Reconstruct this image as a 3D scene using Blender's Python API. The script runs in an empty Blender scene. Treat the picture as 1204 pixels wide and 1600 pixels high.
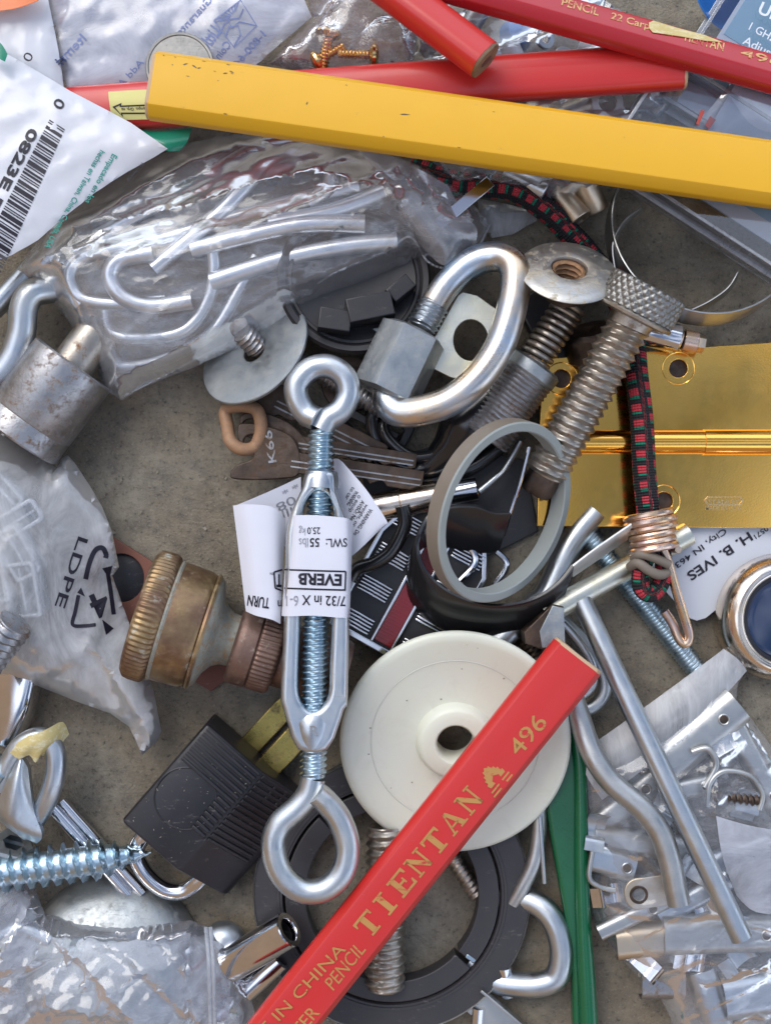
import bpy, bmesh, math, random
from mathutils import Vector, Matrix, noise
from mathutils.geometry import delaunay_2d_cdt
# ---------------------------------------------------------------- camera, sky, sun, exposure
S = 0.0002          # one modelling unit is 0.2 mm
H = 1900.0          # height of the lens above the slab, in modelling units
sc = bpy.context.scene
cd = bpy.data.cameras.new('camera'); cam = bpy.data.objects.new('camera', cd)
sc.collection.objects.link(cam); sc.camera = cam
cam.location = (0, 0, H*S)
cd.sensor_fit = 'VERTICAL'; cd.sensor_height = 24
cd.lens = 24/2/(800/H)
cd.clip_start = 0.01; cd.clip_end = 50
cd.dof.use_dof = True; cd.dof.focus_distance = (H-140)*S; cd.dof.aperture_fstop = 9.0
wd = bpy.data.worlds.new('World'); sc.world = wd; wd.use_nodes = True
def sky():
    nt = wd.node_tree; N = nt.nodes; L = nt.links; N.clear()
    out = N.new('ShaderNodeOutputWorld'); bg = N.new('ShaderNodeBackground'); bg.inputs['Strength'].default_value = 0.15
    st = N.new('ShaderNodeTexSky'); st.sky_type = 'NISHITA'; st.sun_disc = False
    st.sun_elevation = math.radians(46); st.sun_rotation = math.radians(-33); st.dust_density = 2.0
    tc = N.new('ShaderNodeTexCoord')
    # broad bright cloud sheets
    n1 = N.new('ShaderNodeTexNoise'); n1.inputs['Scale'].default_value = 1.7; n1.inputs['Detail'].default_value = 4; n1.inputs['Roughness'].default_value = .5
    L.new(tc.outputs['Generated'], n1.inputs['Vector'])
    r1 = N.new('ShaderNodeValToRGB'); r1.color_ramp.elements[0].position = .42; r1.color_ramp.elements[1].position = .58
    L.new(n1.outputs['Fac'], r1.inputs['Fac'])
    m1 = N.new('ShaderNodeMix'); m1.data_type = 'RGBA'; L.new(r1.outputs['Color'], m1.inputs['Factor'])
    L.new(st.outputs['Color'], m1.inputs['A']); m1.inputs['B'].default_value = (10.6, 11.8, 14.2, 1)
    # unseen warm brown wall and dark low band, added to the sky for metal reflections
    sp = N.new('ShaderNodeSeparateXYZ'); L.new(tc.outputs['Generated'], sp.inputs[0])
    n2 = N.new('ShaderNodeTexNoise'); n2.inputs['Scale'].default_value = 2.6; n2.inputs['Detail'].default_value = 5
    L.new(tc.outputs['Generated'], n2.inputs['Vector'])
    def M(op, a, b, c=None):
        m = N.new('ShaderNodeMath'); m.operation = op
        for i, v in enumerate((a, b, c)):
            if v is None: continue
            if isinstance(v, (int, float)): m.inputs[i].default_value = v
            else: L.new(v, m.inputs[i])
        return m.outputs[0]
    low = M('MULTIPLY_ADD', n2.outputs['Fac'], .45, -.14)
    low = M('SUBTRACT', low, sp.outputs['Z'])            # >0 near the horizon
    low = M('MULTIPLY_ADD', low, 7.0, .5)
    lowc = N.new('ShaderNodeClamp'); L.new(low, lowc.inputs[0])
    wl = M('MULTIPLY', sp.outputs['Y'], -.80)
    wl = M('MULTIPLY_ADD', sp.outputs['X'], -.60, wl)
    wl = M('SUBTRACT', wl, M('MULTIPLY', sp.outputs['Z'], .62))
    wl = M('MULTIPLY_ADD', wl, 5.0, .3)
    wc = N.new('ShaderNodeClamp'); L.new(wl, wc.inputs[0])
    m2 = N.new('ShaderNodeMix'); m2.data_type = 'RGBA'; L.new(lowc.outputs[0], m2.inputs['Factor'])
    L.new(m1.outputs['Result'], m2.inputs['A']); m2.inputs['B'].default_value = (.9, .95, .8, 1)
    m3 = N.new('ShaderNodeMix'); m3.data_type = 'RGBA'; L.new(wc.outputs[0], m3.inputs['Factor'])
    L.new(m2.outputs['Result'], m3.inputs['A']); m3.inputs['B'].default_value = (2.9, 2.0, 1.35, 1)
    L.new(m3.outputs['Result'], bg.inputs['Color']); L.new(bg.outputs[0], out.inputs[0])
sky()
sl = bpy.data.lights.new('sun', 'SUN'); sun = bpy.data.objects.new('sun', sl); sc.collection.objects.link(sun)
sl.energy = 1.5; sl.angle = math.radians(38); sl.color = (1, .97, .92)
sun.rotation_euler = Vector((.52, -.80, -1.0)).to_track_quat('-Z', 'Y').to_euler()
sc.view_settings.view_transform = 'Standard'; sc.view_settings.look = 'None'
sc.view_settings.exposure = -0.06; sc.view_settings.gamma = 1
sc.cycles.transparent_max_bounces = 14; sc.cycles.max_bounces = 7; sc.cycles.diffuse_bounces = 3
sc.cycles.glossy_bounces = 4; sc.cycles.transmission_bounces = 5
sc.cycles.sample_clamp_indirect = 6
sc.cycles.caustics_reflective = False; sc.cycles.caustics_refractive = False
sc.cycles.use_denoising = True
# ---------------------------------------------------------------- materials
MT = {}
class NT:
    def __init__(s, name):
        s.m = bpy.data.materials.new(name); s.m.use_nodes = True
        s.t = s.m.node_tree; s.N = s.t.nodes; s.L = s.t.links; s.N.clear()
        s.out = s.N.new('ShaderNodeOutputMaterial')
        s.tc = s.N.new('ShaderNodeTexCoord')
    def n(s, typ, **kw):
        x = s.N.new(typ)
        for k, v in kw.items(): setattr(x, k, v)
        return x
    def put(s, sock, v):
        if hasattr(v, 'is_linked') or hasattr(v, 'links'): s.L.new(v, sock)
        else: sock.default_value = v
    def noise(s, scale, detail=4, rough=.5, vec=None, dist=0, stretch=None):
        x = s.n('ShaderNodeTexNoise'); x.inputs['Scale'].default_value = scale
        x.inputs['Detail'].default_value = detail; x.inputs['Roughness'].default_value = rough; x.inputs['Distortion'].default_value = dist
        v = vec or s.tc.outputs['Object']
        if stretch:
            mp = s.n('ShaderNodeMapping'); mp.inputs['Scale'].default_value = stretch[:3]
            if len(stretch) > 3: mp.inputs['Rotation'].default_value = (0, 0, math.radians(stretch[3]))
            s.L.new(v, mp.inputs[0]); v = mp.outputs[0]
        s.L.new(v, x.inputs['Vector']); return x.outputs['Fac']
    def voro(s, scale, feature='F1', vec=None):
        x = s.n('ShaderNodeTexVoronoi'); x.feature = feature; x.inputs['Scale'].default_value = scale
        s.L.new(vec or s.tc.outputs['Object'], x.inputs['Vector']); return x.outputs['Distance']
    def ramp(s, f, *st):
        r = s.n('ShaderNodeValToRGB'); e = r.color_ramp.elements
        while len(e) < len(st): e.new(.5)
        for i, (p, c) in enumerate(st):
            e[i].position = p
            e[i].color = (c, c, c, 1) if isinstance(c, (int, float)) else (*c, 1)
        s.L.new(f, r.inputs[0]); return r.outputs[0]
    def mix(s, f, a, b):
        x = s.n('ShaderNodeMix', data_type='RGBA')
        s.put(x.inputs['Factor'], f)
        for k, v in (('A', a), ('B', b)):
            s.put(x.inputs[k], (*v, 1) if isinstance(v, tuple) and len(v) == 3 else v)
        return x.outputs['Result']
    def math(s, op, a, b=0., c=0.):
        x = s.n('ShaderNodeMath', operation=op)
        for i, v in enumerate((a, b, c)): s.put(x.inputs[i], v)
        return x.outputs[0]
    def bump(s, h, st=.3, dist=.0002, nrm=None):
        x = s.n('ShaderNodeBump'); x.inputs['Strength'].default_value = st; x.inputs['Distance'].default_value = dist
        s.L.new(h, x.inputs['Height'])
        if nrm: s.L.new(nrm, x.inputs['Normal'])
        return x.outputs[0]
    def pbr(s, col, rough=.4, metal=0., nrm=None, **kw):
        p = s.n('ShaderNodeBsdfPrincipled')
        s.put(p.inputs['Base Color'], (*col, 1) if isinstance(col, tuple) else col)
        s.put(p.inputs['Roughness'], rough); s.put(p.inputs['Metallic'], metal)
        if nrm: s.L.new(nrm, p.inputs['Normal'])
        for k, v in kw.items(): s.put(p.inputs[k.replace('_', ' ')], v)
        return p.outputs[0]
    def fin(s, sh):
        s.L.new(sh, s.out.inputs[0]); MT[s.m.name] = s.m; return s.m
K = 1/S   # texture scale of one cycle per modelling unit
def metal(name, c1, c2, rough=(.2, .4), sc1=.02, dirt=None, dirtamt=(.55, .75), bmp=.12, metalness=1., fine=.35, scr=1.):
    t = NT(name)
    a = t.noise(sc1*K, 5, .6); b = t.noise(fine*K, 3, .6); d = t.noise(sc1*K*2.2, 6, .7)
    col = t.mix(t.ramp(a, (.35, 0.), (.65, 1.)), c1, c2)
    met = metalness; r = t.math('MULTIPLY_ADD', t.noise(sc1*K*3, 5, .65), (rough[1]-rough[0])*2, rough[0]-(rough[1]-rough[0])*.5)
    if dirt:
        f = t.ramp(d, (dirtamt[0], 0.), (dirtamt[1], 1.))
        col = t.mix(f, col, dirt); met = t.math('MULTIPLY_ADD', f, -.85*metalness, metalness)
        r = t.math('MULTIPLY_ADD', f, .35, r)
    sc_ = t.ramp(t.noise(.5*K, 3, .6, stretch=(.05, 1, 1, 33)), (.62, 0.), (.72, 1.))
    s2 = t.ramp(t.noise(.45*K, 3, .6, stretch=(1, .05, 1, 12)), (.66, 0.), (.74, 1.))
    sm = t.math('MULTIPLY', t.math('MAXIMUM', sc_, s2), .6*scr)
    r = t.math('MULTIPLY_ADD', sm, .25, r); col = t.mix(t.math('MULTIPLY', sm, .45), col, tuple(x*.45 for x in c1))
    smu = t.ramp(t.noise(.03*K, 5, .7, dist=.8), (.42, 0.), (.7, 1.)); r = t.math('MULTIPLY_ADD', smu, .14*scr, r)
    nr = t.bump(t.math('ADD', b, t.math('MULTIPLY', sm, -.6)), bmp+.06, .00012)
    return t.fin(t.pbr(col, r, met, nr))
metal('zinc', (.47, .52, .58), (.56, .58, .58), (.26, .42), .012, dirt=(.30, .31, .31), dirtamt=(.70, .95))
metal('zinc_bright', (.72, .76, .82), (.80, .81, .80), (.24, .38), .012, bmp=.08)
metal('zinc_blue', (.38, .52, .61), (.54, .64, .70), (.22, .36), .015, dirt=(.25, .3, .33), dirtamt=(.72, .95))
metal('zinc_iris', (.80, .60, .38), (.42, .58, .76), (.22, .34), .008, dirt=(.3, .3, .28), dirtamt=(.72, .95))
metal('zinc_matte', (.33, .36, .38), (.44, .46, .46), (.36, .55), .03, dirt=(.30, .29, .26), dirtamt=(.55, .8), bmp=.35)
metal('zinc_cream', (.62, .64, .60), (.66, .63, .46), (.28, .45), .012, dirt=(.38, .36, .30), dirtamt=(.6, .85), bmp=.25)
metal('washer_old', (.50, .52, .53), (.60, .57, .50), (.38, .55), .035, dirt=(.42, .35, .22), dirtamt=(.54, .7), bmp=.5)
metal('steel_dull', (.32, .32, .33), (.42, .42, .43), (.25, .45), .03, dirt=(.16, .10, .06), dirtamt=(.5, .68), bmp=.4)
metal('steel_rusty', (.36, .32, .28), (.46, .43, .38), (.28, .45), .03, dirt=(.22, .10, .04), dirtamt=(.54, .7), bmp=.3)
metal('steel_dark', (.075, .058, .048), (.14, .105, .085), (.35, .55), .03, dirt=(.10, .055, .03), dirtamt=(.5, .7), bmp=.5)
metal('rust', (.32, .16, .08), (.50, .30, .16), (.55, .75), .06, bmp=.6, metalness=.2)
metal('rust_ring', (.42, .24, .13), (.34, .20, .12), (.5, .7), .06, dirt=(.2, .15, .12), bmp=.6, metalness=.15)
metal('chrome', (.62, .63, .67), (.72, .72, .74), (.06, .14), .02, dirt=(.5, .48, .46), dirtamt=(.78, .98), bmp=.02, scr=.3)
metal('chrome_gold', (.80, .66, .50), (.72, .68, .66), (.12, .2), .01, bmp=.05)
metal('wire_gold', (.78, .56, .34), (.66, .50, .48), (.2, .32), .03, bmp=.1)
metal('brass', (1.0, .52, .095), (1.0, .57, .13), (.07, .15), .008, dirt=(.45, .26, .07), dirtamt=(.7, 1.), bmp=.0, scr=.12)
metal('brass_dirty', (.34, .26, .08), (.46, .36, .11), (.2, .35), .03, dirt=(.12, .10, .05), dirtamt=(.5, .7), bmp=.2)
metal('brass_bright', (.80, .52, .22), (.85, .6, .28), (.12, .2), .03)
metal('galv', (.44, .45, .45), (.54, .54, .52), (.3, .45), .02, bmp=.12)
metal('nickel', (.25, .25, .24), (.32, .31, .29), (.36, .5), .03, dirt=(.2, .19, .17), dirtamt=(.6, .8))
metal('galv_warm', (.62, .50, .36), (.56, .50, .42), (.3, .45), .02, bmp=.12)
def bronze():
    t = NT('bronze')
    a = t.noise(.02*K, 5, .6, stretch=(1, 1, 1)); d = t.noise(.035*K, 6, .7); e = t.noise(.05*K, 5, .75)
    col = t.mix(t.ramp(a, (.35, 0.), (.62, 1.)), (.34, .24, .12), (.20, .12, .075))
    col = t.mix(t.ramp(d, (.60, 0.), (.70, 1.)), col, (.40, .40, .34))
    col = t.mix(t.ramp(e, (.70, 0.), (.73, 1.)), col, (.26, .48, .38))
    met = t.math('MULTIPLY_ADD', t.ramp(d, (.50, 0.), (.66, 1.)), -.7, .8)
    return t.fin(t.pbr(col, t.math('MULTIPLY_ADD', a, .3, .25), met, t.bump(e, .5, .0003)))
bronze()
metal('verdigris', (.24, .25, .22), (.36, .34, .28), (.5, .7), .04, dirt=(.30, .20, .11), dirtamt=(.5, .64), bmp=.7, metalness=.25)
metal('bronze_brown', (.16, .095, .075), (.22, .14, .11), (.34, .5), .04, dirt=(.34, .27, .22), dirtamt=(.58, .7), bmp=.5, metalness=.6)
def paint(name, col, col2=None, rough=.28, scuff=None, sc1=.02, bmp=.12, coat=.3, amt=(.68, .74), bs=.05):
    t = NT(name)
    a = t.noise(sc1*K, 4, .55)
    c = t.mix(a, col, col2 or tuple(x*.85 for x in col))
    if scuff:
        s2 = t.noise(.11*K, 6, .8, stretch=(.35, 1, 1, 30))
        c = t.mix(t.ramp(s2, (amt[0], 0.), (amt[1], 1.)), c, scuff)
    b = t.noise(bs*K, 4, .6)
    return t.fin(t.pbr(c, t.math('MULTIPLY_ADD', a, .2, rough-.1), 0., t.bump(b, bmp, .0002), Coat_Weight=coat, Coat_Roughness=.15))
paint('paint_yellow', (.78, .42, .014), (.72, .39, .012), .46, (.55, .30, .05), amt=(.64, .74), coat=.05, bs=.15)
paint('paint_red', (.60, .028, .022), (.52, .022, .020), .34, (.50, .10, .08), amt=(.66, .74))
paint('paint_red_dark', (.46, .018, .024), (.38, .014, .02), .24, (.5, .1, .1), amt=(.745, .79))
paint('paint_green', (.006, .12, .045), (.004, .085, .035), .26, (.2, .24, .2), amt=(.75, .79), bmp=.35)
paint('black_vinyl', (.010, .010, .012), (.02, .02, .022), .22, (.09, .09, .09), amt=(.66, .76), bmp=.35)
paint('black_plastic', (.018, .018, .022), (.03, .028, .03), .42, (.12, .11, .10), amt=(.60, .74), bmp=.4, coat=0)
paint('black_rubber', (.010, .010, .013), (.020, .019, .024), .42, (.11, .105, .10), amt=(.60, .72), bmp=.5, coat=0)
paint('dark_ring', (.034, .032, .036), (.048, .044, .046), .42, (.16, .15, .14), amt=(.60, .72), bmp=.4, coat=0)
paint('gasket', (.34, .365, .35), (.28, .305, .29), .62, (.16, .12, .09), amt=(.64, .76), bmp=.4, coat=0)
paint('gasket_brown', (.16, .125, .09), (.24, .21, .18), .65, (.28, .26, .24), amt=(.6, .75), bmp=.5, coat=0)
paint('fibre_red', (.22, .085, .055), (.17, .065, .045), .7, (.32, .2, .15), amt=(.6, .72), bmp=.5, coat=0)
paint('red_lens', (.30, .012, .02), (.22, .01, .015), .2)
paint('paper', (.70, .71, .78), (.64, .65, .73), .6, coat=.05)
paint('sticker', (.72, .66, .26), (.62, .58, .22), .7, (.5, .46, .2), amt=(.6, .7), coat=0, bmp=.3)
paint('card_blue', (.42, .68, .86), (.34, .58, .78), .4, coat=.4)
paint('card_pale', (.80, .85, .95), (.74, .82, .94), .35, coat=.4)
paint('teal', (.30, .45, .50), (.12, .24, .30), .5)
paint('packet_white', (.66, .67, .71), (.60, .62, .67), .32, coat=.4, sc1=.006)
paint('packet_green', (.005, .26, .15), (.004, .2, .12), .35)
paint('packet_orange', (.80, .17, .02), (.7, .15, .02), .35)
paint('ink', (.012, .010, .022), None, .5, coat=0)
paint('ink_blue', (.02, .02, .09), None, .5, coat=0)
paint('ink_teal', (.01, .34, .27), None, .5, coat=0)
paint('ink_faded', (.13, .17, .36), (.2, .25, .45), .5, coat=0)
paint('ink_grey', (.35, .36, .42), None, .5, coat=0)
paint('ink_white', (.8, .85, .9), None, .5, coat=0)
paint('gold', (.50, .28, .08), (.42, .20, .06), .4, (.45, .05, .03), amt=(.56, .64), coat=0)
paint('gold_bright', (.70, .46, .19), (.6, .38, .15), .35, (.45, .06, .04), amt=(.5, .58), coat=0)
paint('wood', (.24, .15, .085), (.17, .11, .065), .75, (.1, .07, .05), amt=(.5, .65), coat=0, bmp=.7)
paint('wood_light', (.56, .40, .26), (.5, .34, .2), .7, coat=0, bmp=.6)
paint('graphite', (.06, .055, .05), None, .45, coat=0)
paint('tape', (.66, .56, .26), (.5, .38, .13), .6, (.68, .62, .4), amt=(.5, .6), coat=0, sc1=.04)
paint('dark_glass', (.012, .022, .06), (.02, .04, .10), .1, coat=1., bmp=.0)
paint('blue_plastic', (.03, .16, .50), (.03, .2, .6), .2, coat=.6)
paint('debris', (.4, .36, .28), (.2, .17, .13), .8, coat=0)
paint('red_bit', (.5, .07, .05), None, .5)
paint('nylon_white', (.78, .79, .80), (.72, .73, .76), .35)
def nylon():
    t = NT('nylon')
    a = t.noise(.008*K, 3, .5)
    spk = t.ramp(t.noise(.09*K, 3, .5), (.79, 0.), (.81, 1.))
    c = t.mix(spk, t.mix(a, (.72, .75, .66), (.74, .73, .60)), (.3, .27, .2))
    gr = t.ramp(t.noise(.02*K, 6, .75, dist=1.), (.54, 0.), (.74, .16)); c = t.mix(gr, c, (.42, .38, .28))
    sx = t.ramp(t.noise(.3*K, 3, .6, stretch=(.04, 1, 1, 50)), (.70, 0.), (.78, .15)); c = t.mix(sx, c, (.5, .48, .4))
    t.fin(t.pbr(c, .36, 0., t.bump(t.noise(.03*K, 3), .10, .0003), Subsurface_Weight=.35, Subsurface_Radius=(.003, .003, .002), Subsurface_Scale=1.4))
nylon()
def cord():
    t = NT('cord'); at = t.n('ShaderNodeAttribute', attribute_name='pu')
    sp = t.n('ShaderNodeSeparateXYZ'); t.L.new(at.outputs['Vector'], sp.inputs[0]); u, v = sp.outputs[0], sp.outputs[1]
    a = t.math('ADD', t.math('MULTIPLY', u, 8.), t.math('MULTIPLY', v, .004))
    strand = t.math('PINGPONG', a, 1.)                               # 0..1..0 round the cord
    isr = t.math('GREATER_THAN', strand, .42)
    vv = t.math('FRACT', t.math('ADD', t.math('DIVIDE', v, 23.), t.math('MULTIPLY', t.math('FLOOR', t.math('DIVIDE', a, 2.)), .45)))
    red = t.math('MULTIPLY', isr, t.math('LESS_THAN', vv, .46))
    grn = t.math('MULTIPLY', isr, t.math('MULTIPLY', t.math('GREATER_THAN', vv, .50), t.math('LESS_THAN', vv, .66)))
    c = t.mix(red, (.012, .012, .016), (.55, .04, .06)); c = t.mix(grn, c, (.0, .20, .12))
    w = t.math('SINE', t.math('MULTIPLY', v, 1.5)); w2 = t.math('SINE', t.math('MULTIPLY', u, 150.))
    h = t.math('ADD', w, t.math('MULTIPLY', w2, .5))
    t.fin(t.pbr(c, .8, 0., t.bump(h, .9, .0003), Sheen_Weight=.0))
cord()
def film(name, gl=.15, milk=.08, mcol=(.8, .83, .88), rough=.05, tint=(.97, .98, 1), streak=(1, 1, 1, 0), bump=.35, bsc=.05, crease=1.):
    t = NT(name)
    h = t.noise(bsc*K, 5, .6, stretch=streak, dist=.6)
    h2 = t.voro(bsc*.6*K, 'F1')
    def ridge(sc_, rot, w):
        x = t.noise(sc_*K, 3, .5, stretch=(streak[0], streak[1], 1, streak[3]+rot), dist=1.2)
        return t.ramp(t.math('ABSOLUTE', t.math('SUBTRACT', x, .5)), (0., 1.), (w, 0.))
    rg = t.math('MAXIMUM', ridge(.014, 0, .022), t.math('MULTIPLY', ridge(.03, 25, .03), .7))
    rg = t.math('MULTIPLY', rg, crease)
    nr = t.bump(t.math('ADD', t.math('ADD', h, t.math('MULTIPLY', h2, .5)), t.math('MULTIPLY', rg, .8)), bump, .0006)
    tr = t.n('ShaderNodeBsdfTransparent'); tr.inputs[0].default_value = (*tint, 1)
    g = t.n('ShaderNodeBsdfGlossy'); g.inputs['Roughness'].default_value = rough; t.L.new(nr, g.inputs['Normal'])
    fr = t.n('ShaderNodeFresnel'); fr.inputs[0].default_value = 1.5; t.L.new(nr, fr.inputs['Normal'])
    f0 = t.n('ShaderNodeFresnel'); f0.inputs[0].default_value = 1.45
    f = t.math('MULTIPLY_ADD', f0.outputs[0], 1.0, gl)
    fc = t.n('ShaderNodeClamp'); t.L.new(f, fc.inputs[0]); fc.inputs['Max'].default_value = .7
    d = t.n('ShaderNodeBsdfDiffuse'); d.inputs[0].default_value = (*mcol, 1); t.L.new(nr, d.inputs['Normal'])
    tl = t.n('ShaderNodeBsdfTranslucent'); tl.inputs[0].default_value = (*mcol, 1)
    dm = t.n('ShaderNodeMixShader'); dm.inputs[0].default_value = .4; t.L.new(d.outputs[0], dm.inputs[1]); t.L.new(tl.outputs[0], dm.inputs[2])
    mk = t.math('MULTIPLY', t.ramp(t.noise(.012*K, 5, .65, stretch=streak, dist=1.), (.35, .45), (.7, 1.6)), milk)
    mk = t.math('MULTIPLY_ADD', f0.outputs[0], .35, mk)
    mk = t.math('MULTIPLY_ADD', rg, .10, mk)
    m1 = t.n('ShaderNodeMixShader'); t.L.new(mk, m1.inputs[0]); t.L.new(tr.outputs[0], m1.inputs[1]); t.L.new(dm.outputs[0], m1.inputs[2])
    m2 = t.n('ShaderNodeMixShader'); t.L.new(fc.outputs[0], m2.inputs[0]); t.L.new(m1.outputs[0], m2.inputs[1]); t.L.new(g.outputs[0], m2.inputs[2])
    return t.fin(m2.outputs[0])
film('film_clear', .02, .19, (.88, .89, .93), .15, streak=(.35, 1.5, 1, 28), bump=.03, bsc=.008, crease=.5)
film('film_milky', .0, .44, (.90, .91, .93), .28, streak=(1.4, .5, 1, 20), bump=.06, bsc=.012, crease=.5)
film('film_printed', .03, .55, (.80, .82, .90), .2, streak=(.6, 1.2, 1, 40), bump=.05, bsc=.012, crease=.3)
film('film_right', .03, .14, (.84, .86, .92), .10, streak=(.4, 1.6, 1, 40), bump=.03, bsc=.008, crease=.5)
film('film_bottom', .04, .28, (.80, .84, .94), .12, streak=(1, 1, 1, 0), bump=.03, bsc=.008, crease=.4)
film('film_pink', .03, .12, (.62, .50, .58), .1, bump=.12, bsc=.02)
film('case_clear', .12, .01, rough=.03, bump=.02, crease=0.)
film('seam', .1, .5, (.8, .84, .9), .12, bump=.3, crease=0.)
film('anchor_clear', .08, .75, (.88, .91, .95), .12, bump=.1)
def ground_mat():
    t = NT('ground_concrete')
    a = t.noise(.006*K, 6, .65); b = t.noise(.03*K, 6, .7); c = t.noise(.25*K, 4, .75)
    col = t.mix(t.ramp(a, (.36, 0.), (.62, 1.)), (.27, .215, .145), (.36, .32, .245))
    col = t.mix(t.ramp(b, (.38, 0.), (.66, .75)), col, (.15, .13, .105))
    col = t.mix(t.ramp(c, (.56, 0.), (.66, .6)), col, (.46, .42, .34))
    col = t.mix(t.ramp(t.noise(.12*K, 5, .8), (.56, 0.), (.66, .8)), col, (.05, .045, .04))
    col = t.mix(t.ramp(t.noise(.0035*K, 4, .6), (.5, 0.), (.8, .5)), col, (.13, .12, .105))
    t.fin(t.pbr(col, .82, 0., t.bump(t.math('ADD', b, t.math('MULTIPLY', c, 1.5)), 1., .0005)))
ground_mat()
# ---------------------------------------------------------------- geometry helpers (all in modelling units)
def W(px, py, z=0.):
    k = (H-z)/H
    return Vector(((px-602)*k, (800-py)*k, z))
class G:
    def __init__(s, v=None, f=None, uv=None): s.v = v or []; s.f = f or []; s.uv = uv
    def add(s, g, M=None):
        o = len(s.v); s.v += [(M @ Vector(p)) for p in g.v] if M else list(g.v)
        s.f += [tuple(i+o for i in fc) for fc in g.f]
        if g.uv: s.uv = (s.uv or [(0, 0)]*o) + g.uv
        return s
    def tf(s, M): s.v = [M @ Vector(p) for p in s.v]; return s
def F(px, py, z=0, ang=0, tilt=0, roll=0):   # frame: local X points along ang in the picture, then tilt about Y, roll about X
    return Matrix.Translation(W(px, py, z)) @ Matrix.Rotation(math.radians(ang), 4, 'Z') @ Matrix.Rotation(math.radians(tilt), 4, 'Y') @ Matrix.Rotation(math.radians(roll), 4, 'X')
def AX(p0, p1, twist=0):   # frame with local Z from p0 to p1
    d = (p1-p0).normalized(); q = d.to_track_quat('Z', 'Y')
    return Matrix.Translation(p0) @ q.to_matrix().to_4x4() @ Matrix.Rotation(math.radians(twist), 4, 'Z')
def cat(pts, k=8, closed=False):
    pts = [Vector(p) for p in pts]; n = len(pts); out = []
    rng = range(n) if closed else range(n-1)
    for i in rng:
        if closed: a, b, c, d = pts[(i-1) % n], pts[i], pts[(i+1) % n], pts[(i+2) % n]
        else: a, b, c, d = pts[max(i-1, 0)], pts[i], pts[i+1], pts[min(i+2, n-1)]
        for j in range(k):
            t = j/k
            out.append(.5*((2*b)+(-a+c)*t+(2*a-5*b+4*c-d)*t*t+(-a+3*b-3*c+d)*t**3))
    if not closed: out.append(pts[-1].copy())
    return out
def PP(lst, z=None):      # (px,py[,z]) list to points
    return [W(p[0], p[1], p[2] if len(p) > 2 else z) for p in lst]
def sweep(path, r, n=16, closed=False, cap=True, sec=None, up=None):
    N_ = len(path); T = []
    for i in range(N_):
        a = path[(i-1) % N_] if (closed or i) else path[0]; b = path[(i+1) % N_] if (closed or i < N_-1) else path[-1]
        T.append((b-a).normalized())
    u = Vector(up) if up else (Vector((0, 0, 1)) if abs(T[0].z) < .9 else Vector((1, 0, 0)))
    g = G([], [], []); sec = sec or [(math.cos(2*math.pi*j/n), math.sin(2*math.pi*j/n)) for j in range(n)]
    n = len(sec); L = 0
    for i, p in enumerate(path):
        t = T[i]
        if up: u = Vector(up)
        x = (u - t*u.dot(t)).normalized(); y = t.cross(x)
        if not up: u = x
        rr = r[min(i, len(r)-1)] if isinstance(r, (list, tuple)) else r
        if i: L += (p-path[i-1]).length
        for j, (cx, cy) in enumerate(sec):
            g.v.append(p + x*cx*rr + y*cy*rr); g.uv.append((j/n, L))
    m = N_ if closed else N_-1
    for i in range(m):
        for j in range(n):
            a = i*n+j; b = i*n+(j+1) % n; c = ((i+1) % N_)*n+(j+1) % n; d = ((i+1) % N_)*n+j
            g.f.append((a, b, c, d))
    if cap and not closed:
        g.f.append(tuple(range(n-1, -1, -1))); g.f.append(tuple((N_-1)*n+j for j in range(n)))
    return g
def tube(pts, r, k=8, n=16, closed=False): 
    p = cat(pts, k, closed)
    if isinstance(r, (list, tuple)):
        rr = []
        for i in range(len(p)):
            t = i/k; a = int(t); a = min(a, len(r)-1); b = min(a+1, len(r)-1); rr.append(r[a]+(r[b]-r[a])*(t-int(t)))
        r = rr
    return sweep(p, r, n, closed)
def lathe(prof, n=48, M=None, kn=0, closed=False, cap=False):   # prof: (r, h[, knurl amplitude])
    g = G([], [], [])
    for (r, h, *k) in prof:
        for j in range(n):
            a = 2*math.pi*j/n; rr = r + ((k[0] if (j % 4) in (0, 1) else -k[0]) if k else 0)
            g.v.append(Vector((rr*math.cos(a), rr*math.sin(a), h))); g.uv.append((j/n, h))
    m = len(prof)
    for i in range(m if closed else m-1):
        for j in range(n):
            a, b = i*n+j, i*n+(j+1) % n; i2 = (i+1) % m
            g.f.append((a, b, i2*n+(j+1) % n, i2*n+j))
    if cap and not closed:
        if prof[0][0] > 1e-6: g.f.append(tuple(range(n-1, -1, -1)))
        if prof[-1][0] > 1e-6: g.f.append(tuple((m-1)*n+j for j in range(n)))
    if M: g.tf(M)
    return g
def thread(p0, p1, R, pitch, depth, n=28, shape='v', r_of=None, M=None):
    L = (p1-p0).length; steps = max(2, int(L/pitch*8)); g = G([], [], [])
    for i in range(steps+1):
        h = L*i/steps
        for j in range(n):
            u = j/n; ph = (h/pitch - u) % 1.0
            if shape == 'v': w = abs(ph-.5)*2; w = w**.8
            elif shape == 'lag': w = min(1, abs(ph-.5)*5)
            else: w = min(1, max(0, (abs(ph-.5)*2-.15)*1.5))
            k = r_of(h/L) if r_of else 1
            rr = (R - depth*w)*k
            e = min(h, L-h)
            if e < pitch*.4 and not r_of: rr = min(rr, R-depth+e)
            a = 2*math.pi*u; g.v.append(Vector((rr*math.cos(a), rr*math.sin(a), h))); g.uv.append((u, h))
    for i in range(steps):
        for j in range(n): g.f.append((i*n+j, i*n+(j+1) % n, (i+1)*n+(j+1) % n, (i+1)*n+j))
    g.f.append(tuple(range(n-1, -1, -1))); g.f.append(tuple(steps*n+j for j in range(n)))
    return g.tf(M or AX(p0, p1))
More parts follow.
